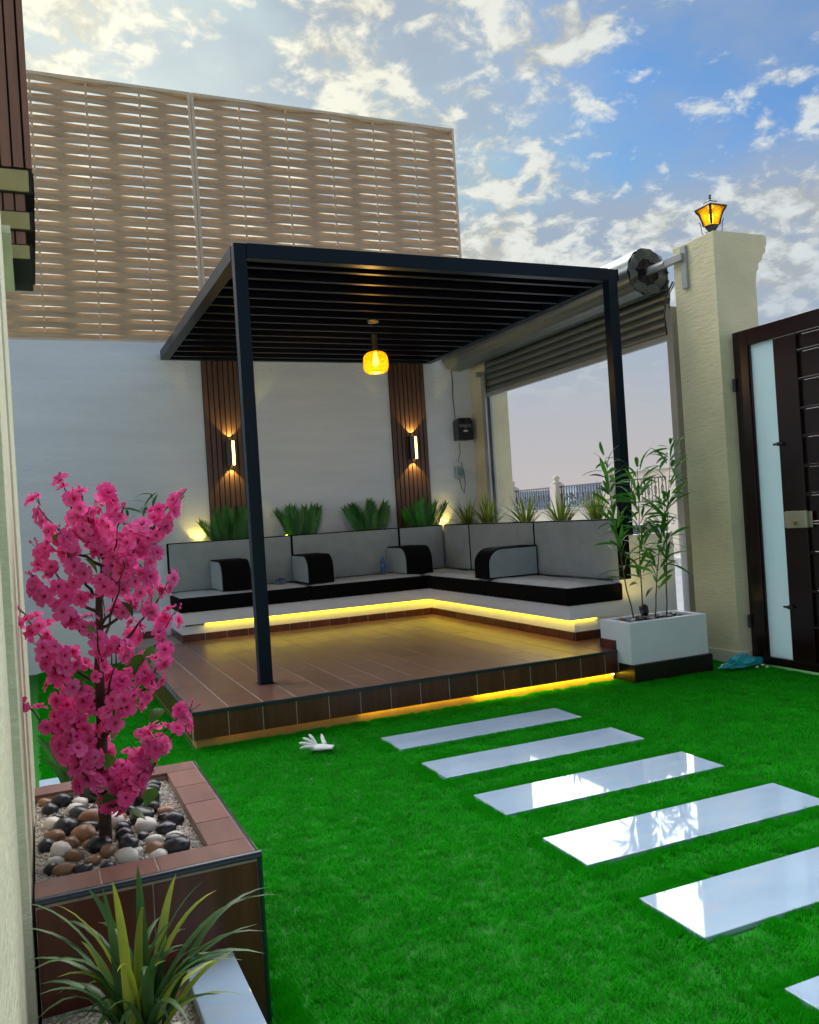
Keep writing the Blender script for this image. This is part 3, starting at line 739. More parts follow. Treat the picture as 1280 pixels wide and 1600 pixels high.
bolster('black and grey arm bolster half hidden by the front post, leftmost on the bench', 1.695, 1.985, 8.62, 9.19, .31, 'x')
bolster('black and grey arm bolster between the front post and the water bottle', 2.585, 2.86, 8.60, 9.19, .30, 'x')
bolster('black and grey arm bolster between the water bottle and the corner', 3.72, 4.03, 8.64, 9.19, .305, 'x')
bolster('large grey faced arm bolster on the right bench', 7.13, 7.40, 3.90, 4.45, .29, 'y')
# bottle and crumpled plastic on the seat
bt = thing('water_bottle', 'small clear plastic water bottle standing on the seat', 'bottle')
bx, by = 3.58, 9.0; z = SZ+.012
MB().lathe([(0, z), (.030, z), (.033, z+.008), (.033, z+.06), (.030, z+.066), (.033, z+.072), (.033, z+.125), (.026, z+.155), (.014, z+.172), (.013, z+.182)], bx, by, 20).build('body', M['bottle'], bt)
MB().lathe([(.0335, z+.075), (.0342, z+.076), (.0342, z+.118), (.0335, z+.119)], bx, by, 20).build('label', M['label'], bt)
MB().lathe([(.0145, z+.176), (.0165, z+.177), (.0165, z+.197), (.0, z+.199)], bx, by, 16).build('cap', M['label'], bt)
def crumple(name, m, c, s, seed, label, cat, sub=3):
    bm = bmesh.new(); bmesh.ops.create_icosphere(bm, subdivisions=sub, radius=1)
    for v in bm.verts:
        p = v.co.copy()
        q = 1+.45*noise.noise(p*1.7+Vector((seed, 0, 0)))+.30*abs(noise.noise(p*4.1+Vector((0, seed, 0))))+.12*noise.noise(p*9+Vector((0, 0, seed)))
        v.co = Vector((p.x*q*s[0], p.y*q*s[1], max(-.35, p.z*q)*s[2]))+Vector(c)
    me = bpy.data.meshes.new(name); bm.to_mesh(me); bm.free(); me.materials.append(m)
    o = bpy.data.objects.new(name, me); col.objects.link(o); tag(o, label, cat); return o
crumple('plastic_wrapper', M['bottle'], (2.36, 8.95, SZ+.035), (.07, .04, .035), 3.3, 'crumpled clear plastic wrapper on the seat right of the front post', 'wrapper')

# ------------------------------------------------------------------ pergola
pg = thing('pergola', 'dark steel pergola with a ribbed flat roof over the bench', 'pergola')
QX0, QX1, QY0, QY1, QZ = 1.37, 4.65, 5.88, 9.66, 3.319
bh, bwid = .105, .09
box('post', M['steel'], pg, QX0+.004, QX0+.094, QY0+.004, QY0+.094, PZ+.001, QZ-.002, .006)
box('post', M['steel'], pg, QX1-.105, QX1-.012, QY0+.004, QY0+.094, 1.061, QZ-.002, .006)
box('base_plate', M['steel'], pg, QX0-.005, QX0+.11, QY0-.006, QY0+.108, PZ+.0005, PZ+.004)
box('front_beam', M['steel'], pg, QX0+.0945, QX1-.1055, QY0, QY0+bwid, QZ-bh, QZ, .005)
box('front_beam_end', M['steel'], pg, QX1-.0115, QX1, QY0, QY0+bwid, QZ-bh, QZ, .003)
box('left_beam', M['steel'], pg, QX0, QX0+bwid, QY0+.0945, QY1, QZ-bh, QZ, .005)
box('right_beam', M['steel'], pg, QX1-bwid, QX1, QY0+.0945, QY1, QZ-bh, QZ, .005)
box('rear_beam', M['steel'], pg, QX0+bwid+.001, QX1-bwid-.001, QY1-.06, QY1, QZ-bh, QZ-.002, .005)
box('roof_sheet', M['louvre'], pg, QX0+bwid+.001, QX1-bwid-.001, QY0+bwid+.001, QY1-.061, QZ-.035, QZ-.02)
me = None; y = QY0+bwid+.14
while y < QY1-.12:
    if me is None:
        o = MB().box(QX0+bwid+.002, QX1-bwid-.002, 0, .045, QZ-.098, QZ-.036).build('rib', M['louvre'], pg, .004); me = o.data; o.location = (0, y, 0)
    else:
        o = inst('rib', me, pg, Matrix.Translation((0, y, 0))); md = o.modifiers.new('bevel', 'BEVEL'); md.width = .004; md.segments = 2
    y += .2775
# pendant
pd = thing('pendant_lamp', 'lit amber glass pendant lamp hanging from the pergola roof', 'pendant lamp')
lx, ly = 3.055, 7.54; zc = QZ-.098
MB().lathe([(0, zc), (.05, zc), (.055, zc-.008), (.05, zc-.03), (.01, zc-.034), (0, zc-.034)], lx, ly, 24).build('ceiling_rose', M['gold'], pd)
MB().tube([(lx, ly, zc-.03), (lx, ly, zc-.14)], .004, 6).build('cord', M['plastic'], pd)
z1 = 2.915
MB().lathe([(0, z1+.165), (.024, z1+.165), (.026, z1+.15), (.026, z1+.01), (.032, z1), (0, z1)], lx, ly, 20).build('socket', M['gold'], pd)
gp = [(.030, z1), (.07, z1-.004), (.100, z1-.022), (.117, z1-.055), (.120, z1-.10), (.118, z1-.15), (.105, z1-.185), (.08, z1-.202), (.03, z1-.208), (.0, z1-.208)]
gp2 = []
for i in range(len(gp)-1):
    for k in range(3):
        t_ = k/3; gp2.append((gp[i][0]*(1-t_)+gp[i+1][0]*t_+(.0016 if (i*3+k) % 2 else 0), gp[i][1]*(1-t_)+gp[i+1][1]*t_))
gp2.append(gp[-1])
so = MB().lathe(gp2, lx, ly, 40).build('glass_shade', M['amber'], pd)
md = so.modifiers.new('t', 'SOLIDIFY'); md.thickness = .003
MB().lathe([(0, z1-.14), (.018, z1-.135), (.030, z1-.11), (.030, z1-.085), (.018, z1-.05), (.014, z1-.01), (0, z1-.01)], lx, ly, 20).build('bulb', M['bulb'], pd)
light('pendant_light', 'POINT', (lx, ly, z1-.24), 3.0, WARM, pd, .06)

# ------------------------------------------------------------------ white planter with bamboo at the platform corner
wp = thing('white_planter', 'white square planter box with black base holding bamboo', 'planter')
wx0, wx1, wy0, wy1 = 3.96, 4.69, 5.14, 5.50
wz = .448
mbp = MB()
box('front_wall', M['whitepaint'], wp, wx0, wx1, wy0, wy0+.06, .14, wz, .004)
box('back_wall', M['whitepaint'], wp, wx0, wx1, wy1-.05, wy1, .14, wz, .004)
box('left_wall', M['whitepaint'], wp, wx0, wx0+.06, wy0+.0605, wy1-.0505, .14, wz, .004)
box('right_wall', M['whitepaint'], wp, wx1-.06, wx1, wy0+.0605, wy1-.0505, .14, wz, .004)
box('base', M['basetile'], wp, wx0+.005, wx1+.02, wy0-.02, wy1, -.01, .139, .004)
box('soil', M['soil'], wp, wx0+.061, wx1-.061, wy0+.061, wy1-.051, .2, .415)
rtile(wp, wx0, wy1+.001, .50, .011, PZ+.001, SKT-PZ, M['riser'], 'skirting_tile')
box('corner_floor', M['tile'], pf, 3.96, 4.60, wy1+.0125, BEND+.1, PZ-.012, PZ-.0008)
rtile(wp, wx0-.0115, wy0+.17, .011, .19, PZ+.001, SKT-PZ, M['riser'], 'skirting_tile')

# ------------------------------------------------------------------ left tiled planter
lpx0, lpx1, lpy0, lpy1, lz = -.05, .507, 2.285, 3.32, .474
tp = thing('tiled_planter', 'brown tiled planter holding the pink blossom tree', 'planter')
ix1, iy0, iy1 = .388, 2.41, 3.21
box('core_front', M['groutdark'], tp, lpx0, lpx1-.003, lpy0+.003, iy0-.002, -.02, lz-.002)
box('core_back', M['groutdark'], tp, lpx0, lpx1-.003, iy1+.002, lpy1-.003, -.02, lz-.002)
box('core_side', M['groutdark'], tp, ix1+.002, lpx1-.0035, iy0-.001, iy1+.001, -.02, lz-.0025)
box('gravel_bed', M['gravelbase'], tp, lpx0, ix1+.001, iy0-.001, iy1+.001, -.02, lz-.030)
def rim(x0, x1, y0, y1): tile(tp, x0, y0, x1-x0, y1-y0, lz-.0105, M['ptile'], 'rim_tile', .0105)
xs = [lpx0, .128, .26, lpx1-.014]
fx = [lpx0, .105, .245, lpx1-.014]
for a, b in zip(fx[:-1], fx[1:]): rim(a+.002, b-.002, lpy0+.012, iy0)
for a, b in zip([lpx0, .11, .30, lpx1-.014][:-1], [lpx0, .11, .30, lpx1-.014][1:]): rim(a+.002, b-.002, iy1, lpy1-.002)
ys = [iy0, 2.61, 2.81, 3.01, iy1]
for a, b in zip(ys[:-1], ys[1:]): rim(ix1, lpx1-.016, a+.002, b-.002)
fxs = [lpx0, .21, .375, lpx1-.012]
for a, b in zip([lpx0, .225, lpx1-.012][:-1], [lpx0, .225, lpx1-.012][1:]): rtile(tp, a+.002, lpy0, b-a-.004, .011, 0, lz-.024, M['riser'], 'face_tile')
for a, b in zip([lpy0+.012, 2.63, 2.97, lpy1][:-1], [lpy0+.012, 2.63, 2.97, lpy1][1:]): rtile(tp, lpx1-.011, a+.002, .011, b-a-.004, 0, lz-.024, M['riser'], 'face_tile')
def qround(cx, cz, r_, n=6): return [(cx - r_*math.cos(k/n*math.pi/2), cz + r_*math.sin(k/n*math.pi/2)) for k in range(n+1)]
MB().prism(qround(lpy0+.012, lz-.014, .0155)+[(lpy0+.012, lz-.014)], 'x', lpx0, lpx1+.001, True).build('edge_trim', M['trim'], tp)
MB().prism([(2*(lpx1-.012)-u, v) for u, v in qround(lpx1-.012, lz-.014, .0145)]+[(lpx1-.012, lz-.014)], 'y', lpy0+.012, lpy1, True).build('edge_trim', M['trim'], tp)
MB().prism([(lpx1-.012, lpy0-.002), (lpx1-.004, lpy0-.002), (lpx1+.002, lpy0+.004), (lpx1+.002, lpy0+.013), (lpx1-.012, lpy0+.013)], 'z', 0, lz-.015).build('corner_trim', M['trim'], tp)
# low bed in front with marble edging
fb = thing('marble_edged_bed', 'low gravel bed with white marble coping in front of the tiled planter', 'planter')
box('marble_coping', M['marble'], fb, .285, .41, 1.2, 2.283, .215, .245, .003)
box('kerb_wall', M['trim'], fb, .30, .412, 1.2, 2.283, -.02, .2145)
box('gravel_bed', M['gravelbase'], fb, -.05, .2995, 1.2, 2.283, -.02, .19)
rb = thing('marble_edged_bed', 'low bed with marble coping behind the tiled planter', 'planter')
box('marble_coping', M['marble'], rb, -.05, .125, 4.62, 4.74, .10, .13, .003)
box('bed_soil', M['soil'], rb, -.05, .15, 3.6, 4.619, -.02, .08)
box('kerb_wall', M['whitepaint'], rb, .151, .19, 3.6, 4.74, -.02, .10)

# ------------------------------------------------------------------ house at the left
hw = empty('house'); tag(hw, 'cream plastered house wall and brown clad upper storey at the left edge', 'house')
plan = [(-.078, 1.0), (-.078, 2.25), (-.060, 2.262), (-.058, 2.275), (-.058, 2.9), (-.066, 2.915), (-.066, 2.96), (-.0535, 2.97), (-.0505, 3.0), (-.0505, 3.56), (-.3, 3.56), (-.3, 1.0)]
MB().prism(plan, 'z', -.12, 2.58).build('wall', M['creampale'], hw)
box('rear_wall', M['creampale'], hw, -3.0, -.3, 3.4, 3.55, -.12, 6.0)
box('upper_wall', M['slatdark'], hw, -1.6, .0525, 4.02, 4.6, 2.93, 7.0)
sx0 = [.052-.047*(i+1) for i in range(14)]
for i, x in enumerate(sx0): box('cladding_slat', M['clad'], hw, x, x+.0395, 3.985, 4.019, 2.94, 7.0, .002)
box('cladding_corner', M['clad'], hw, .053, .079, 3.985, 4.6, 2.94, 7.0, .002)
zt = 2.935
for i, (h, inset) in enumerate(((.105, 0.0), (.075, .012), (.085, .006), (.055, .018), (.07, .013))):
    tanrow = i % 2 == 0
    if tanrow:
        box('cornice_tile', M['tan'], hw, -1.4, .062-inset, 3.982+inset, 4.5, zt-h+.006, zt-.006, .004)
        box('cornice_backing', M['slatdark'], hw, -1.4, .074-inset, 3.990+inset, 4.5, zt-h, zt)
        for q in range(6): box('cornice_rib', M['slatdark'], hw, .0745-inset, .0825-inset, 3.99+inset, 4.4, zt-h+.004+q*(h-.012)/6, zt-h+.004+q*(h-.012)/6+(h-.012)/10)
    else:
        box('cornice_backing', M['slatdark'], hw, -1.4, .058-inset, 4.000+inset, 4.5, zt-h, zt)
        for q in range(10): box('cornice_slat', M['clad'], hw, .062-inset-.045*(q+1), .062-inset-.045*q-.008, 3.988+inset, 3.999+inset, zt-h, zt)
    zt -= h
box('cornice_soffit', M['creampale'], hw, -1.4, -.02, 3.56, 4.4, zt-.03, zt-.001)

# ------------------------------------------------------------------ marble stepping slabs
labels = ['white marble stepping slab closest to the platform', 'white marble stepping slab, second from the platform', 'white marble stepping slab, third from the platform',
          'white marble stepping slab, fourth from the platform', 'large white marble stepping slab, fifth from the platform', 'white marble stepping slab cut off at the lower right corner']
slabs = []
for i in range(6):
    y1 = 4.842-.6205*i; x0 = 1.842-.014*i
    rz = R(-.6)
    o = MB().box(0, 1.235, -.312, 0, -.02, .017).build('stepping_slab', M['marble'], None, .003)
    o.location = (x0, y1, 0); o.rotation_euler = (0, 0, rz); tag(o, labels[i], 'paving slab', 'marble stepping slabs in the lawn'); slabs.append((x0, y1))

# ------------------------------------------------------------------ artificial turf
gcol = bpy.data.collections.new('turf_tufts')
def tuft(idx):
    rnd = random.Random(100+idx); vs = []; fs = []
    S = .11
    for _ in range(270):
        x, y = (rnd.random()-.5)*S, (rnd.random()-.5)*S
        a = rnd.random()*6.283; lean = rnd.uniform(.25, 1.0); h = rnd.uniform(.015, .024); wd = rnd.uniform(.0008, .0014)
        if rnd.random() < .18: lean *= 1.5; h *= .6
        dx, dy = math.cos(a), math.sin(a); px, py = -dy, dx
        tw = rnd.uniform(-.6, .6)
        p0 = (x, y, 0); L = h*lean
        o = len(vs)
        for t_, ww in ((0, 1), (.5, .9)):
            cxx = x+dx*L*t_**1.6; cyy = y+dy*L*t_**1.6; zz = h*(t_*1.25-.25*t_*t_)*(1 if lean < .9 else .85)
            vs.append((cxx-px*wd*ww, cyy-py*wd*ww, zz)); vs.append((cxx+px*wd*ww, cyy+py*wd*ww, zz))
        vs.append((x+dx*L, y+dy*L, h*(1 if lean < .9 else .85)))
        fs += [(o, o+1, o+3, o+2), (o+2, o+3, o+4)]
    me = bpy.data.meshes.new('tuft'); me.from_pydata(vs, [], fs); me.materials.append(M['turf'])
    ob = bpy.data.objects.new('tuft', me); gcol.objects.link(ob)
for i in range(8): tuft(i)
pts = []
rnd = random.Random(5)
def blocked(x, y):
    if PX0-.005 < x < 4.7 and y > PY0+.02: return True
    if wx0-.01 < x < wx1+.04 and wy0-.035 < y < 5.53: return True
    if 3.9 < x < 5.08 and y > 5.53: return True
    if x < lpx1+.012 and lpy0-.005 < y < lpy1+.01: return True
    if x < .43 and y < lpy0+.02: return True
    if x < .2 and 3.55 < y < 4.78: return True
    if y > 9.29 or x > 5.0 and y > 5.10: return True
    if x > 5.085 or x < -.04: return True
    for sx, sy2 in slabs:
        if sx-.002 < x < sx+1.237 and sy2-.312-.010 < y < sy2-.004: return True
    return False
# points hold a tuft; near obstacles thin rows of single-direction tufts are dropped
step = .082
yy = 1.0
while yy < 9.3:
    xx = -.1
    while xx < 5.15:
        x = xx+(rnd.random()-.5)*.05; y = yy+(rnd.random()-.5)*.05
        ok = True
        for dx, dy in ((-.05, -.05), (.05, -.05), (.05, .05), (-.05, .05), (0, 0)):
            if blocked(x+dx, y+dy): ok = False; break
        if ok: pts.append((x, y, 0, 1.0))
        else:
            # smaller tufts fill in along the edges
            for _ in range(15):
                x2 = xx+(rnd.random()-.5)*.09; y2 = yy+(rnd.random()-.5)*.09
                if not any(blocked(x2+dx, y2+dy) for dx, dy in ((-.010, -.010), (.010, -.010), (.010, .010), (-.010, .010))): pts.append((x2, y2, 0, .42))
        xx += step
    yy += step
me = bpy.data.meshes.new('artificial_grass'); me.from_pydata([p[:3] for p in pts], [], [])
a = me.attributes.new('sc', 'FLOAT', 'POINT'); a.data.foreach_set('value', [p[3] for p in pts])
me.materials.append(M['turf'])
lawn = bpy.data.objects.new('artificial_grass', me); col.objects.link(lawn)
tag(lawn, 'bright green artificial grass covering the courtyard', 'grass', kind='stuff')
ng = bpy.data.node_groups.new('turf', 'GeometryNodeTree')
ng.interface.new_socket('Geometry', in_out='INPUT', socket_type='NodeSocketGeometry'); ng.interface.new_socket('Geometry', in_out='OUTPUT', socket_type='NodeSocketGeometry')
N = ng.nodes; gi = N.new('NodeGroupInput'); go = N.new('NodeGroupOutput')
ci = N.new('GeometryNodeCollectionInfo'); ci.inputs['Collection'].default_value = gcol; ci.inputs['Separate Children'].default_value = True; ci.inputs['Reset Children'].default_value = True
ip = N.new('GeometryNodeInstanceOnPoints'); ip.inputs['Pick Instance'].default_value = True
rv = N.new('FunctionNodeRandomValue'); rv.data_type = 'FLOAT_VECTOR'; rv.inputs[0].default_value = (-.06, -.06, 0); rv.inputs[1].default_value = (.06, .06, 6.283)
na = N.new('GeometryNodeInputNamedAttribute'); na.data_type = 'FLOAT'; na.inputs[0].default_value = 'sc'
cx = N.new('ShaderNodeCombineXYZ'); 
mxz = N.new('ShaderNodeMath'); mxz.operation = 'MULTIPLY_ADD'; mxz.inputs[1].default_value = .06; mxz.inputs[2].default_value = .94
L = ng.links.new
L(gi.outputs[0], ip.inputs['Points']); L(ci.outputs[0], ip.inputs['Instance']); L(rv.outputs[0], ip.inputs['Rotation'])
L(na.outputs[0], cx.inputs[0]); L(na.outputs[0], cx.inputs[1]); L(na.outputs[0], mxz.inputs[0]); L(mxz.outputs[0], cx.inputs[2]); L(cx.outputs[0], ip.inputs['Scale'])
L(ip.outputs[0], go.inputs[0])
md = lawn.modifiers.new('turf', 'NODES'); md.node_group = ng

# ------------------------------------------------------------------ leaf builders
def strap_leaf(base, tip, width, sag, m, parent, name='leaf', n=8, fold=.25, side=None, arch=None):
    """long strap leaf from base to tip, arching upward by sag, with a folded midrib"""
    b = Vector(base); t_ = Vector(tip); d = t_-b
    hv = Vector((d.x, d.y, 0)); hv = hv.normalized() if hv.length > 1e-5 else Vector((1, 0, 0))
    sd = side or Vector((-hv.y, hv.x, 0))
    vs = []; fs = []
    for i in range(n+1):
        u = i/n
        c = b + d*u + Vector((0, 0, sag*4*u*(1-u)))
        c += hv*(-.25*abs(sag)*4*u*(1-u))
        wd = width*min(1, .55+1.6*u)*(1-u**2.2)**.8 if u < 1 else 0
        tg = (d + Vector((0, 0, sag*4*(1-2*u)))).normalized()
        nn = sd.cross(tg).normalized()
        vs += [c - sd*wd + nn*fold*wd, c, c + sd*wd + nn*fold*wd]
    for i in range(n):
        a = i*3; fs += [(a, a+1, a+4, a+3), (a+1, a+2, a+5, a+4)]
    return MB().add(vs, fs, True).build(name, m, parent)

# foreground spiky plant
fp = thing('spiky_plant', 'large spiky green and yellow strap leaf plant in the foreground bed', 'plant')
fb0 = Vector((.145, 1.98, .20))
tipsF = [(-.066, .586), (-.069, .533), (-.068, .465), (-.012, .571), (.059, .591), (.091, .583), (.112, .593), (.167, .615), (.176, .535), (.248, .576), (.31, .547), (.337, .519), (.464, .497), (.493, .47), (.442, .397), (.439, .345), (.372, .363), (.04, .478), (.284, .357), (-.048, .386), (.159, .362), (.386, .344)]
rnd = random.Random(11)
yel = {3, 6, 9, 11, 17, 18, 20, 8}
for i, (x, z) in enumerate(tipsF):
    y = 2.0+rnd.uniform(-.14, .12)
    k_ = (y-0)/2.0
    tip = Vector((x*k_, y, 1.35+(z-1.35)*k_))
    bs = fb0+Vector((rnd.uniform(-.03, .03), rnd.uniform(-.03, .03), 0))
    dd = (tip-bs); side = Vector((1, 0, 0)) if abs(dd.x) < .15 else None
    horiz = abs(dd.x)
    strap_leaf(bs, tip, rnd.uniform(.010, .016), .05+.25*max(0, horiz-.12), M['agavey'] if i in yel else M['agave'], fp, n=10, fold=.35, side=side)
for i in range(38):
    a = rnd.uniform(0, 6.283); r_ = rnd.uniform(.10, .30)
    tip = fb0+Vector((math.cos(a)*r_, math.sin(a)*r_*.8, rnd.uniform(.05, .30)))
    tip.x = max(tip.x, -.06)
    strap_leaf(fb0+Vector((rnd.uniform(-.03, .03), rnd.uniform(-.03, .03), -.01)), tip, rnd.uniform(.008, .014), rnd.uniform(.04, .10), M['agavey'] if i % 5 == 0 else M['agave'], fp, n=8, fold=.35)
# dark strap plant behind the tiled planter
dp = thing('strap_leaf_plant', 'dark green strap leaf plant behind the tiled planter', 'plant')
db = Vector((.10, 4.28, .07))
for i, (x, z) in enumerate([(-.045, .465), (-.05, .362), (.006, .497), (.047, .491), (.134, .328), (-.052, .418), (.09, .45), (.2, .40), (.24, .30), (.02, .42)]):
    strap_leaf(db+Vector((rnd.uniform(-.02, .02), rnd.uniform(-.02, .02), 0)), (x, 4.3+rnd.uniform(-.15, .1), z), .020, .05, M['agave'], dp, n=9, side=Vector((.8, -.4, .3)).normalized())

# ------------------------------------------------------------------ tufted plants along the right trough and palms along the back trough
def tufted(x, y, z, label, seed):
    r_ = thing('tufted_plant', label, 'plant', 'striped tufted plants behind the right bench')
    rn = random.Random(seed)
    for i in range(58):
        a = rn.uniform(0, 6.283); el = rn.uniform(.45, 1.4); L_ = rn.uniform(.32, .50)
        tip = Vector((x+math.cos(a)*math.cos(el)*L_, y+math.sin(a)*math.cos(el)*L_, z+math.sin(el)*L_))
        if tip.x > 5.0: tip.x = 5.0-rn.random()*.03
        strap_leaf((x+rn.uniform(-.02, .02), y+rn.uniform(-.02, .02), z), tip, rn.uniform(.008, .012), .06*math.cos(el), M['grassleaf'] if i % 3 else M['agavey'], r_, n=6, fold=.3)
TL = ['striped tufted plant beside the bench corner below the switch box', 'striped tufted plant in front of the far shutter rail', 'striped tufted plant in the middle of the right trough',
      'striped tufted plant in front of the far fence, second from the right post', 'striped tufted plant just left of the right pergola post']
for i, y in enumerate((9.20, 8.70, 7.87, 7.20, 6.60)): tufted(4.80, y, 1.08, TL[i], 40+i)
def frond_mesh(seed):
    rn = random.Random(seed); mb = MB(); L_ = .42
    n = 30; curve = []
    for i in range(n+1):
        u = i/n; curve.append(Vector((.10*u*u, 0, L_*u)))
    mb.tube(curve[::3]+[curve[-1]], [.005*(1-.7*i/11) for i in range(len(curve[::3])+1)], 4)
    for i in range(4, n+1):
        u = i/n; ll = .105*max(0.05, math.sin(min(1, u*.92+.14)*math.pi*.88))**.7+.018
        for s in (-1, 1):
            c = curve[i]; ang = R(66-34*u)
            d_ = Vector((-.25+rn.uniform(-.1, .1), s*math.sin(ang), math.cos(ang))).normalized()
            sd = Vector((0, 0, 1)).cross(d_).normalized().cross(d_)*.0062
            mdl = c+d_*ll*.5+Vector((.012, 0, 0))
            tip = c+d_*ll+Vector((.0, 0, .005))
            mb.add([c-sd*.6, c+sd*.6, mdl+sd, mdl-sd, tip], [(0, 1, 2, 3), (3, 2, 4)], True)
    me = mb.mesh('frond'); me.materials.append(M['palm']); return me
FM = [frond_mesh(s) for s in (1, 2, 3)]
def palm(x, label, seed, n=9, wsc=1.0):
    r_ = thing('cycad_plant', label, 'plant', 'small palms behind the back bench')
    rn = random.Random(seed); z = 1.06; y = 9.52
    MB().lathe([(0, z-.005), (.03, z), (.034, z+.03), (.02, z+.06), (0, z+.07)], x, y, 10).build('stem', M['bark'], r_)
    for i in range(n):
        a = -1.0+2.0*i/(n-1)
        tilt = a*.48+rn.uniform(-.1, .1)
        az = rn.uniform(-.5, .5)
        mw = Matrix.Translation((x+a*.065, y+rn.uniform(-.06, .05), z+.03)) @ Matrix.Rotation(tilt, 4, 'Y') @ Matrix.Rotation(R(rn.choice((-90, 90)))+az, 4, 'Z') @ Matrix.Diagonal((1, 1, rn.uniform(.90, 1.10)*wsc, 1))
        inst('frond', FM[i % 3], r_, mw)
palm(1.98, 'small dark green palm at the foot of the slatted strip behind the post', 1, 8)
palm(2.80, 'small dark green palm right of the front post with a spot lamp', 2, 8)
palm(3.66, 'small dark green palm left of the second slatted strip', 3, 8)
palm(4.36, 'small dark green palm at the foot of the second slatted strip', 4, 8, .98)

# ------------------------------------------------------------------ bamboo
def bam_leaf():
    vs = []; fs = []; n = 5; L_ = .15
    for i in range(n+1):
        u = i/n; wd = .0115*math.sin(math.pi*min(1, u*.9+.1))**.8*(1 if u < 1 else 0); z = .018*math.sin(u*2.2)-.03*u*u
        vs += [(L_*u, -wd, z+.002), (L_*u, 0, z), (L_*u, wd, z+.002)]
    for i in range(n):
        a = i*3; fs += [(a, a+1, a+4, a+3), (a+1, a+2, a+5, a+4)]
    me = MB().add(vs, fs, True).mesh('leaf'); me.materials.append(M['bamboo']); return me
BLM = bam_leaf()
def bamboo(name, label, group, canes, seed, per=30):
    r_ = thing(name, label, 'plant', group); rn = random.Random(seed)
    for (p0, p1) in canes:
        p0, p1 = Vector(p0), Vector(p1); pts_ = []
        bend = Vector((rn.uniform(-.04, .04), rn.uniform(-.04, .04), 0))
        for i in range(11):
            u = i/10; pts_.append(p0.lerp(p1, u)+bend*math.sin(u*math.pi)+Vector((rn.uniform(-.004, .004), rn.uniform(-.004, .004), 0)))
        c = MB().tube(pts_, [.0065*(1-.72*i/10) for i in range(11)], 6).build('cane', M['cane'], r_)
        for k in range(per):
            u = .24+.76*(k/per)**.75; i = min(9, int(u*10)); f = u*10-i
            q = pts_[i].lerp(pts_[i+1], f) if i < 10 else pts_[-1]
            a = rn.uniform(0, 6.283); rad = rn.uniform(.0, .045)
            q = q+Vector((math.cos(a)*rad, math.sin(a)*rad, rn.uniform(-.02, .04)))
            mw = Matrix.Translation(q) @ Matrix.Rotation(a+rn.uniform(-.5, .5), 4, 'Z') @ Matrix.Rotation(rn.uniform(-1.15, .35), 4, 'Y') @ Matrix.Rotation(rn.uniform(-.8, .8), 4, 'X') @ Matrix.Scale(rn.uniform(.85, 1.45), 4)
            inst('leaf', BLM, c, mw)
    return r_
bamboo('bamboo_plant', 'slender green bamboo canes growing in the white planter', None,
       [((4.21, 5.40, .41), (4.02, 5.38, 1.68)), ((4.31, 5.42, .41), (4.35, 5.42, 1.60)), ((4.43, 5.42, .41), (4.60, 5.42, 1.30)), ((4.51, 5.38, .41), (4.68, 5.40, 1.77))], 3, 72)
bamboo('bamboo_plant', 'thin bamboo half hidden behind the pink blossom tree', None,
       [((1.09, 9.47, .45), (1.17, 9.45, 1.74)), ((.98, 9.5, .45), (1.06, 9.48, 1.62)), ((.85, 9.5, .45), (.90, 9.47, 1.5)), ((.62, 9.5, .45), (.60, 9.47, 1.62))], 9, 24)
# spot lamp and pebbles in the white planter
def spot_fixture(x, y, z, label, aim, e, sp_=R(80), lens=True):
    r_ = thing('garden_spot_lamp', label, 'spot lamp', 'small garden spot lamps')
    MB().tube([(x, y, z), (x, y, z+.05)], .008, 6).build('spike', M['plastic'], r_)
    d_ = (Vector(aim)-Vector((x, y, z+.07))).normalized(); c = Vector((x, y, z+.07))
    MB().tube([c-d_*.045, c-d_*.02, c+d_*.04], [.022, .034, .036], 14).build('head', M['plastic'], r_)
    MB().tube([c+d_*.0402, c+d_*.042], [.030, .030], 14).build('lens', M['bulby'], r_)
    light('spot_beam', 'SPOT', tuple(c+d_*.06), e, (1, .68, .14), r_, .02, aim, sp_, .6)
spot_fixture(4.33, 5.425, .41, 'small black spot lamp among the bamboo in the white planter', (4.62, 5.88, .85), 1.32)
spot_fixture(1.70, 9.56, 1.06, 'spot lamp lighting the wall left of the first palm', (1.66, WY, 1.32), 0.96)
spot_fixture(2.62, 9.50, 1.10, 'yellow glowing spot lamp among the palm fronds right of the front post', (2.64, 9.1, 1.30), .5)
spot_fixture(4.68, 9.54, 1.06, 'spot lamp lighting the wall right of the last palm', (4.70, WY, 1.30), 0.9)

# ------------------------------------------------------------------ pebbles
def pebble_mesh(seed, sx, sy_, sz):
    bm = bmesh.new(); bmesh.ops.create_icosphere(bm, subdivisions=2, radius=1)
    for v in bm.verts:
        p = v.co.copy(); q = 1+.22*noise.noise(p*1.1+Vector((seed*3.1, 0, 0)))+.07*noise.noise(p*2.6+Vector((0, seed, 0)))
        v.co = Vector((p.x*q*sx, p.y*q*sy_, p.z*q*sz))
    me = bpy.data.meshes.new('pebble'); bm.to_mesh(me); bm.free()
    for p in me.polygons: p.use_smooth = True
    return me
PB = {c: [] for c in ('st_black', 'st_white', 'st_brown')}
for c in PB:
    for s in range(5):
        me = pebble_mesh(s+len(c), 1.0, .72+.07*s, .58+.05*s); me.materials.append(M[c]); PB[c].append(me)
LB = {'st_black': 'smooth black river pebble', 'st_white': 'rounded white pebble', 'st_brown': 'smooth brown pebble'}
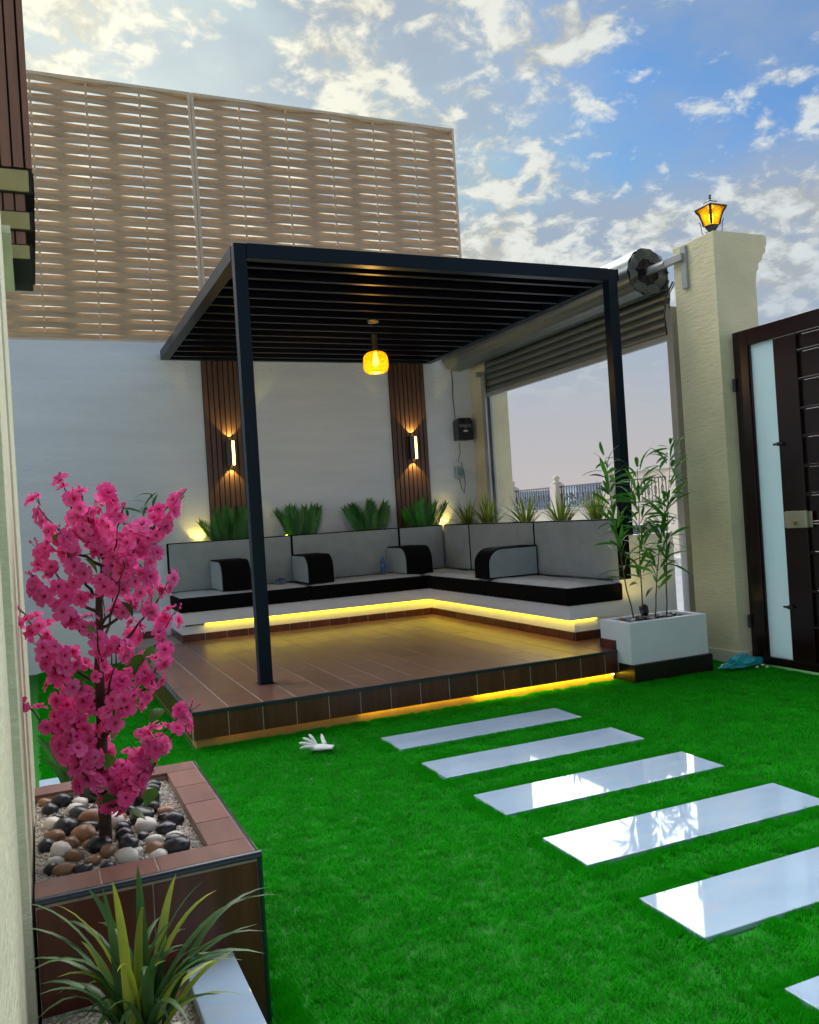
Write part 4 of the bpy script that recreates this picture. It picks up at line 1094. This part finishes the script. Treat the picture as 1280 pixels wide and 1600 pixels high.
def pebbles(region, z, n, rmin, rmax, where, group, seed, avoid=None, weights=(.5, .22, .28)):
    rn = random.Random(seed); placed = []
    tries = 0
    while len(placed) < n and tries < 6000:
        tries += 1
        s = rn.uniform(rmin, rmax); x = rn.uniform(region[0]+s, region[1]-s); y = rn.uniform(region[2]+s, region[3]-s)
        if avoid and (x-avoid[0])**2+(y-avoid[1])**2 < (avoid[2]+s)**2: continue
        if any((x-a)**2+(y-b_)**2 < (.80*(s+c))**2 for a, b_, c in placed): continue
        placed.append((x, y, s))
    for x, y, s in placed:
        c = rn.choices(list(PB), weights)[0]
        if c == 'st_white': s *= .85
        me = rn.choice(PB[c])
        o = inst('pebble', me, None, Matrix.Translation((x, y, z+s*.45)) @ Matrix.Rotation(rn.uniform(0, 6.28), 4, 'Z') @ Matrix.Rotation(rn.uniform(-.3, .3), 4, 'X') @ Matrix.Scale(s, 4))
        tag(o, '%s %s' % (LB[c], where), 'pebble', '%s %s' % (LB[c]+'s', group))
pebbles((-.045, .375, 2.42, 3.20), lz-.030, 62, .022, .052, 'on the gravel of the tiled planter', 'in the tiled planter', 21, (.14, 2.7, .022))
pebbles((4.03, 4.62, 5.205, 5.445), .415, 16, .020, .042, 'on the soil of the white planter', 'in the white planter', 22, (4.33, 5.425, .05))
pebbles((-.04, .28, 1.75, 2.27), .19, 14, .018, .035, 'in the marble edged bed', 'in the marble edged bed', 23, (.145, 1.98, .05), (.2, .55, .25))
def gravel(name, region, z, n, label, seed):
    rn = random.Random(seed); mb = MB()
    for _ in range(n):
        x = rn.uniform(region[0], region[1]); y = rn.uniform(region[2], region[3]); s = rn.uniform(.0035, .0085)
        rot = Matrix.Rotation(rn.uniform(0, 6.28), 3, 'Z') @ Matrix.Rotation(rn.uniform(-1, 1), 3, 'X')
        vs = [Vector((x, y, z+s*.4)) + rot @ Vector(v)*s for v in ((1, 0, 0), (-1, 0, 0), (0, .8, 0), (0, -.8, 0), (0, 0, .7), (0, 0, -.7))]
        mb.add(vs, [(0, 2, 4), (2, 1, 4), (1, 3, 4), (3, 0, 4), (2, 0, 5), (1, 2, 5), (3, 1, 5), (0, 3, 5)])
    o = mb.build(name, M['gravel']); tag(o, label, 'gravel', kind='stuff')
gravel('gravel', (lpx0+.005, ix1-.005, iy0+.005, iy1-.005), lz-.030, 5200, 'pale gravel chips between the pebbles of the tiled planter', 31)
gravel('gravel', (-.045, .28, 1.6, 2.27), .19, 2200, 'pale gravel chips in the marble edged bed', 32)

# ------------------------------------------------------------------ pink blossom tree
bt = thing('blossom_tree', 'small artificial tree covered in bright pink blossom', 'tree')
trunk = [(.141, 2.70, .40), (.143, 2.70, .55), (.144, 2.70, .66), (.150, 2.71, .80), (.151, 2.70, .943), (.158, 2.69, 1.06), (.164, 2.70, 1.169), (.19, 2.70, 1.30)]
MB().tube(trunk, [.020, .018, .017, .0155, .014, .012, .010, .005], 10).build('trunk', M['bark'], bt)
tips = [(.018, 1.444), (.083, 1.502), (.137, 1.46), (.2, 1.472), (.241, 1.403), (.423, 1.452), (.363, 1.405), (.007, 1.318), (-.001, 1.232), (.369, 1.199), (.326, 1.271), (-.030, 1.124), (-.001, 1.028), (.376, 1.09), (.35, .976), (.02, .942), (-.040, .856), (.05, .872), (.404, .788), (.322, .736), (.06, .74), (.217, .676), (.152, .649), (.241, .614), (.069, 1.347), (.303, 1.351)]
def petal_flower(seed, ds=1.0):
    rn = random.Random(seed); vs = []; fs = []; rad = []
    for layer, (np_, r0, tilt, wd) in enumerate(((5, .034, .30, .0150), (5, .023, .85, .0115))):
        for k in range(np_):
            a = 2*math.pi*k/np_+layer*.6+rn.uniform(-.12, .12); tl = tilt+rn.uniform(-.15, .15)
            o = len(vs)
            for i, (u, ww) in enumerate(((0, .25), (.45, .80), (.80, 1.0), (1.0, .62))):
                rr2 = r0*u; z = rr2*math.tan(tl)*.55+ (.0035*math.sin(u*3.1))-.006*u*u*rn.uniform(.2, 1.3)
                for s in (-1, 0, 1):
                    x = rr2*math.cos(tl*.6); y = s*wd*ww; zz = z+abs(s)*.004*ww
                    vs.append((x*math.cos(a)-y*math.sin(a), x*math.sin(a)+y*math.cos(a), zz+layer*.003)); rad.append(u*(1 if layer == 0 else .8)+.02)
            for i in range(3):
                for j in range(2):
                    q = o+i*3+j; fs.append((q, q+1, q+4, q+3))
    o = len(vs)
    for i in range(5): vs.append((.005*math.cos(i*1.257), .005*math.sin(i*1.257), .006)); rad.append(0)
    vs.append((0, 0, .012)); rad.append(0)
    for i in range(5): fs.append((o+i, o+(i+1) % 5, o+5))
    me = bpy.data.meshes.new('flower'); me.from_pydata(vs, [], fs); me.materials.append(M['petal'])
    at_ = me.attributes.new('rad', 'FLOAT', 'POINT'); at_.data.foreach_set('value', rad)
    for p in me.polygons: p.use_smooth = True
    return me
FLM = [petal_flower(s) for s in range(6)]
def bud():
    me = MB().lathe([(0, -.012), (.008, -.006), (.011, .002), (.009, .012), (0, .020)], 0, 0, 8).mesh('bud'); me.materials.append(M['petal'])
    at_ = me.attributes.new('rad', 'FLOAT', 'POINT'); at_.data.foreach_set('value', [.7]*len(me.vertices)); return me
BUD = bud()
def leafm():
    vs = []; fs = []; n = 6; L_ = .055
    for i in range(n+1):
        u = i/n; wd = .021*math.sin(math.pi*(u**.8))*(1 if 0 < u < 1 else .02); z = -.012*u*u
        vs += [(L_*u, -wd, z+wd*.25), (L_*u, 0, z), (L_*u, wd, z+wd*.25)]
    for i in range(n):
        a = i*3; fs += [(a, a+1, a+4, a+3), (a+1, a+2, a+5, a+4)]
    me = MB().add(vs, fs, True).mesh('leaf'); me.materials.append(M['leaf']); return me
LFM = leafm()
rn = random.Random(77); nfl = 0; twig = MB()
TC = Vector((.16, 2.70, 1.05))
def put_flower(p, out, sc_=1.0, par=None):
    global nfl
    q = out.to_track_quat('Z', 'Y').to_matrix().to_4x4()
    mw = Matrix.Translation(p) @ q @ Matrix.Rotation(rn.uniform(0, 6.28), 4, 'Z') @ Matrix.Scale(sc_, 4)
    inst('flower', rn.choice(FLM), par or bt, mw); nfl += 1
allt = []
for i, (x, z) in enumerate(tips):
    dy = rn.uniform(-.16, .10); y = 2.70+dy; k_ = y/2.70
    allt.append(Vector((max(-.035, x*k_), y, 1.35+(z-1.35)*k_)))
for i in range(8):    # branches towards and away from the viewer
    z = .68+.62*i/8+rn.uniform(-.03, .03); a = rn.uniform(-.9, .9)+(math.pi if i % 3 == 0 else 0)
    allt.append(Vector((max(-.01, .15+.10*math.sin(a)*rn.uniform(.4, 1.3)), 2.70-.20*math.cos(a), z+.06)))
for tipv in allt:
    # leave the trunk below the tip
    zt_ = max(.56, min(1.28, tipv.z-.16-.25*abs(tipv.x-.15)))
    b0 = Vector((.148, 2.70, zt_))
    for a_, b_ in zip(trunk[:-1], trunk[1:]):
        if a_[2] <= zt_ <= b_[2]:
            f = (zt_-a_[2])/(b_[2]-a_[2]); b0 = Vector(a_).lerp(Vector(b_), f)
    pts_ = []
    for k in range(8):
        u = k/7; pts_.append(b0.lerp(tipv, u)+Vector((0, 0, -.035*math.sin(u*math.pi)))+Vector((rn.uniform(-.006, .006), rn.uniform(-.006, .006), rn.uniform(-.006, .006))))
    br_ = MB().tube(pts_, [.006-.0045*k/7 for k in range(8)], 5).build('branch', M['bark'], bt)
    L_ = (tipv-b0).length; cnt = max(5, int(L_/.030)+2)
    d_ = (tipv-b0).normalized()
    for k in range(cnt):
        u = .28+.72*k/(cnt-1); j = min(6, int(u*7)); f = u*7-j
        q = pts_[j].lerp(pts_[j+1], f)
        side = Vector((rn.uniform(-1, 1), rn.uniform(-1.2, .6), rn.uniform(-.7, 1))).normalized()
        out = (side+d_*.35+Vector((0, -.25, 0))).normalized()
        if nfl < 292: put_flower(q+side*rn.uniform(.008, .030), out, rn.uniform(.60, .96), br_)
    for k in range(3):
        e = tipv+d_*rn.uniform(.012, .03)+Vector((rn.uniform(-.012, .012), rn.uniform(-.012, .012), rn.uniform(0, .015)))
        twig.tube([tipv, e], [.0012, .0009], 4); 
        inst('bud', BUD, br_, Matrix.Translation(e) @ Matrix.Scale(.32, 4))
tag(twig.build('twigs', M['bark'], bt), kind='stuff')
xv = []; xf = []; xr = []
for tipv in allt:
    for k in range(5):
        u = rn.uniform(.35, 1.02); q = Vector((.155, 2.70, max(.6, min(1.25, tipv.z-.12)))).lerp(tipv, u)
        side = Vector((rn.uniform(-1, 1), rn.uniform(-1, 1), rn.uniform(-.7, 1))).normalized(); q = q+side*rn.uniform(.01, .045)
        if q.x < -.035: continue
        mw = Matrix.Translation(q) @ (side+Vector((0, -.4, .1))).normalized().to_track_quat('Z', 'Y').to_matrix().to_4x4() @ Matrix.Rotation(rn.uniform(0, 6.28), 4, 'Z') @ Matrix.Scale(rn.uniform(.55, .9), 4)
        sm_ = rn.choice(FLM); o_ = len(xv)
        xv += [tuple(mw @ v.co) for v in sm_.vertices]; xf += [tuple(i_+o_ for i_ in p.vertices) for p in sm_.polygons]; xr += [d_.value for d_ in sm_.attributes['rad'].data]
mex = bpy.data.meshes.new('small_blossom'); mex.from_pydata(xv, [], xf); mex.materials.append(M['petal'])
mex.attributes.new('rad', 'FLOAT', 'POINT').data.foreach_set('value', xr)
for p in mex.polygons: p.use_smooth = True
ox = bpy.data.objects.new('small_blossom', mex); col.objects.link(ox); ox.parent = bt; ox['kind'] = 'stuff'
for (x, z) in [(.099, 1.327), (.123, 1.285), (.29, .673), (.277, .609), (.254, .595), (.169, .601), (.12, .638), (.076, 1.365), (.191, 1.265), (.228, .991), (.264, .996), (.301, 1.01), (.111, .942), (.206, .92), (.16, .72), (.18, .86), (.12, 1.10), (.22, 1.15), (.10, .62), (.20, .56), (.31, .83), (.06, 1.0)]:
    mw = Matrix.Translation((x, 2.60+rn.uniform(-.03, .06), z)) @ Matrix.Rotation(rn.uniform(0, 6.28), 4, 'Z') @ Matrix.Rotation(rn.uniform(.2, 1.2), 4, 'Y') @ Matrix.Rotation(rn.uniform(-.6, .6), 4, 'X') @ Matrix.Scale(rn.uniform(.8, 1.15), 4)
    inst('leaf', LFM, bt, mw)

# ------------------------------------------------------------------ glove, bag, scraps on the grass
gl_ = thing('work_glove', 'white work glove dropped on the grass before the platform', 'glove')
def rotp(p, c, a, s=1.0):
    x, y, z = p; return (c[0]+s*(x*math.cos(a)-y*math.sin(a)), c[1]+s*(x*math.sin(a)+y*math.cos(a)), c[2]+s*z)
gc = (1.44, 4.80, .022); ga = R(150)
palm_pts = [rotp((-.075, 0, .008), gc, ga), rotp((-.05, 0, .014), gc, ga), rotp((-.01, 0, .02), gc, ga), rotp((.03, 0, .016), gc, ga)]
mb = MB()
rings = []
for (x, wd, th) in ((-.082, .040, .006), (-.05, .041, .012), (-.01, .047, .017), (.03, .047, .014), (.042, .040, .009)):
    rings.append([rotp((x, wd*math.cos(2*math.pi*k/12), .012+th*math.sin(2*math.pi*k/12)), gc, ga) for k in range(12)])
vs = [v for r_ in rings for v in r_]; fs = [(i*12+k, i*12+(k+1) % 12, (i+1)*12+(k+1) % 12, (i+1)*12+k) for i in range(4) for k in range(12)]
mb.add(vs, fs, True); mb.add(rings[0], [tuple(range(12))]); mb.add(rings[-1], [tuple(range(12))]); 
mb.build('palm', M['glove'], gl_)
for j, (oy, L_, sp_) in enumerate(((-.036, .075, -.50), (-.013, .088, -.17), (.012, .092, .14), (.036, .080, .46))):
    el_ = (.75, .52, .30, .12)[j]
    pp = [rotp((.025+L_*u*math.cos(sp_)*math.cos(el_), oy+L_*u*math.sin(sp_), .018+L_*u*math.sin(el_)+.008*math.sin(u*3.0)), gc, ga) for u in (0, .3, .6, .85, 1.0)]
    MB().tube(pp, [.010, .0105, .0095, .008, .004], 8).build('finger', M['glove'], gl_)
pp = [rotp(p, gc, ga) for p in ((-.03, -.030, .018), (-.012, -.062, .034), (-.002, -.085, .05), (.004, -.10, .062))]
MB().tube(pp, [.013, .0125, .0105, .005], 8).build('thumb', M['glove'], gl_)
crumple('plastic_bag', M['bag'], (4.90, 5.02, .055), (.16, .06, .055), 8.2, 'crumpled cyan plastic bag lying at the foot of the pillar', 'bag', 4)
for i, (x, y) in enumerate(((4.93, 4.90), (5.02, 4.93), (4.99, 4.86))):
    crumple('paper_scrap', M['whitebit'], (x, y, .036), (.012, .010, .008), i*2.1, 'tiny white paper scrap on the grass at the pillar foot', 'scrap', 2)['group'] = 'paper scraps by the pillar'

# ------------------------------------------------------------------ street beyond the doorway
FX = 15.0
ff = thing('street_fence', 'pale wall with black iron railings across the street', 'fence')
box('wall', M['farwall'], ff, FX, FX+.2, 8.0, 60.0, -.16, 1.18)
box('coping', M['paving'], ff, FX-.03, FX+.23, 8.0, 60.0, 1.181, 1.23)
py = [11.9+2.72*k for k in range(14)]
cap_me = None
for y in py:
    box('pier', M['farwall'], ff, FX-.06, FX+.26, y-.17, y+.17, -.16, 2.02, .01)
    MB().lathe([(0, 2.02), (.14, 2.02), (.16, 2.06), (.10, 2.09), (.06, 2.12), (.10, 2.17), (.11, 2.22), (.07, 2.28), (0, 2.30)], FX+.1, y, 12).build('pier_finial', M['farwall'], ff)
bar_me = None
for a, b in zip(py[:-1], py[1:]):
    mb = MB(); y0, y1 = a+.17, b-.17; L_ = y1-y0
    mb.box(FX+.08, FX+.12, y0, y1, 1.28, 1.315).box(FX+.08, FX+.12, y0, y1, 1.90, 1.94)
    nb = 17
    for k in range(nb):
        y = y0+L_*(k+.5)/nb; mb.box(FX+.09, FX+.11, y-.010, y+.010, 1.315, 1.90)
        if k % 2 == 0:
            for s in (-1, 1):
                ring = [(FX+.1, y+s*.0+.055*math.cos(q/8*6.283), 1.60+.13*math.sin(q/8*6.283)) for q in range(9)]
            mb.tube(ring, .010, 4)
    mb.build('railing', M['iron'], ff)
def far_building(x0, x1, y0, y1, h, label, nw=4):
    r_ = thing('far_building', label, 'building'); m_ = mat('far_render_hazed', (.34, .42, .52), .9, var=.08)  # blue distance haze is put into the wall colour
    box('wall', m_, r_, x0, x1, y0, y1, -.16, h)
    box('roof_parapet', m_, r_, x0-.2, x1+.2, y0-.2, y1+.2, h+.001, h+.5)
    for k in range(nw):
        yy_ = y0+(y1-y0)*(k+.5)/nw; box('window', M['slatdark'], r_, x0-.06, x0-.001, yy_-.8, yy_+.8, h*.45, h*.75)
far_building(120, 135, 205, 222, 5.2, 'hazy blue-grey building on the skyline beyond the railings', 4)
far_building(150, 160, 216, 232, 6.6, 'taller hazy building on the skyline left of the post', 3)
bld = thing('roadside_building', 'low pale building beyond the street fence right of the post', 'building')
box('wall', M['farwall'], bld, 26, 34, 24, 34.5, -.16, 2.7); box('roof', M['paving'], bld, 25.8, 34.2, 23.8, 34.7, 2.701, 2.9)
def far_trees():
    rn_ = random.Random(4); mb = MB()
    for t_ in range(60):
        y = 120+rn_.uniform(0, 260); x = 118+rn_.uniform(-14, 40); h = rn_.uniform(2.6, 5.0)
        for k in range(90):
            a = rn_.uniform(0, 6.28); rr3 = rn_.uniform(0, 1)**.5*h*.62; z = h*rn_.uniform(.25, 1)
            s = rn_.uniform(.25, .6); c = Vector((x+math.cos(a)*rr3, y+math.sin(a)*rr3, z*(1-.25*(rr3/h))))
            d1 = Vector((rn_.uniform(-1, 1), rn_.uniform(-1, 1), rn_.uniform(-1, 1))).normalized()*s; d2 = d1.orthogonal().normalized()*s
            mb.add([c-d1, c+d2, c+d1, c-d2], [(0, 1, 2, 3)])
    o = mb.build('treeline', leafmat('far_foliage_hazed', (.10, .17, .22), (.14, .23, .30))); tag(o, 'far bluish line of trees on the horizon beyond the railings', 'treeline', kind='stuff')  # leaf colour carries the blue of the distance haze
far_trees()
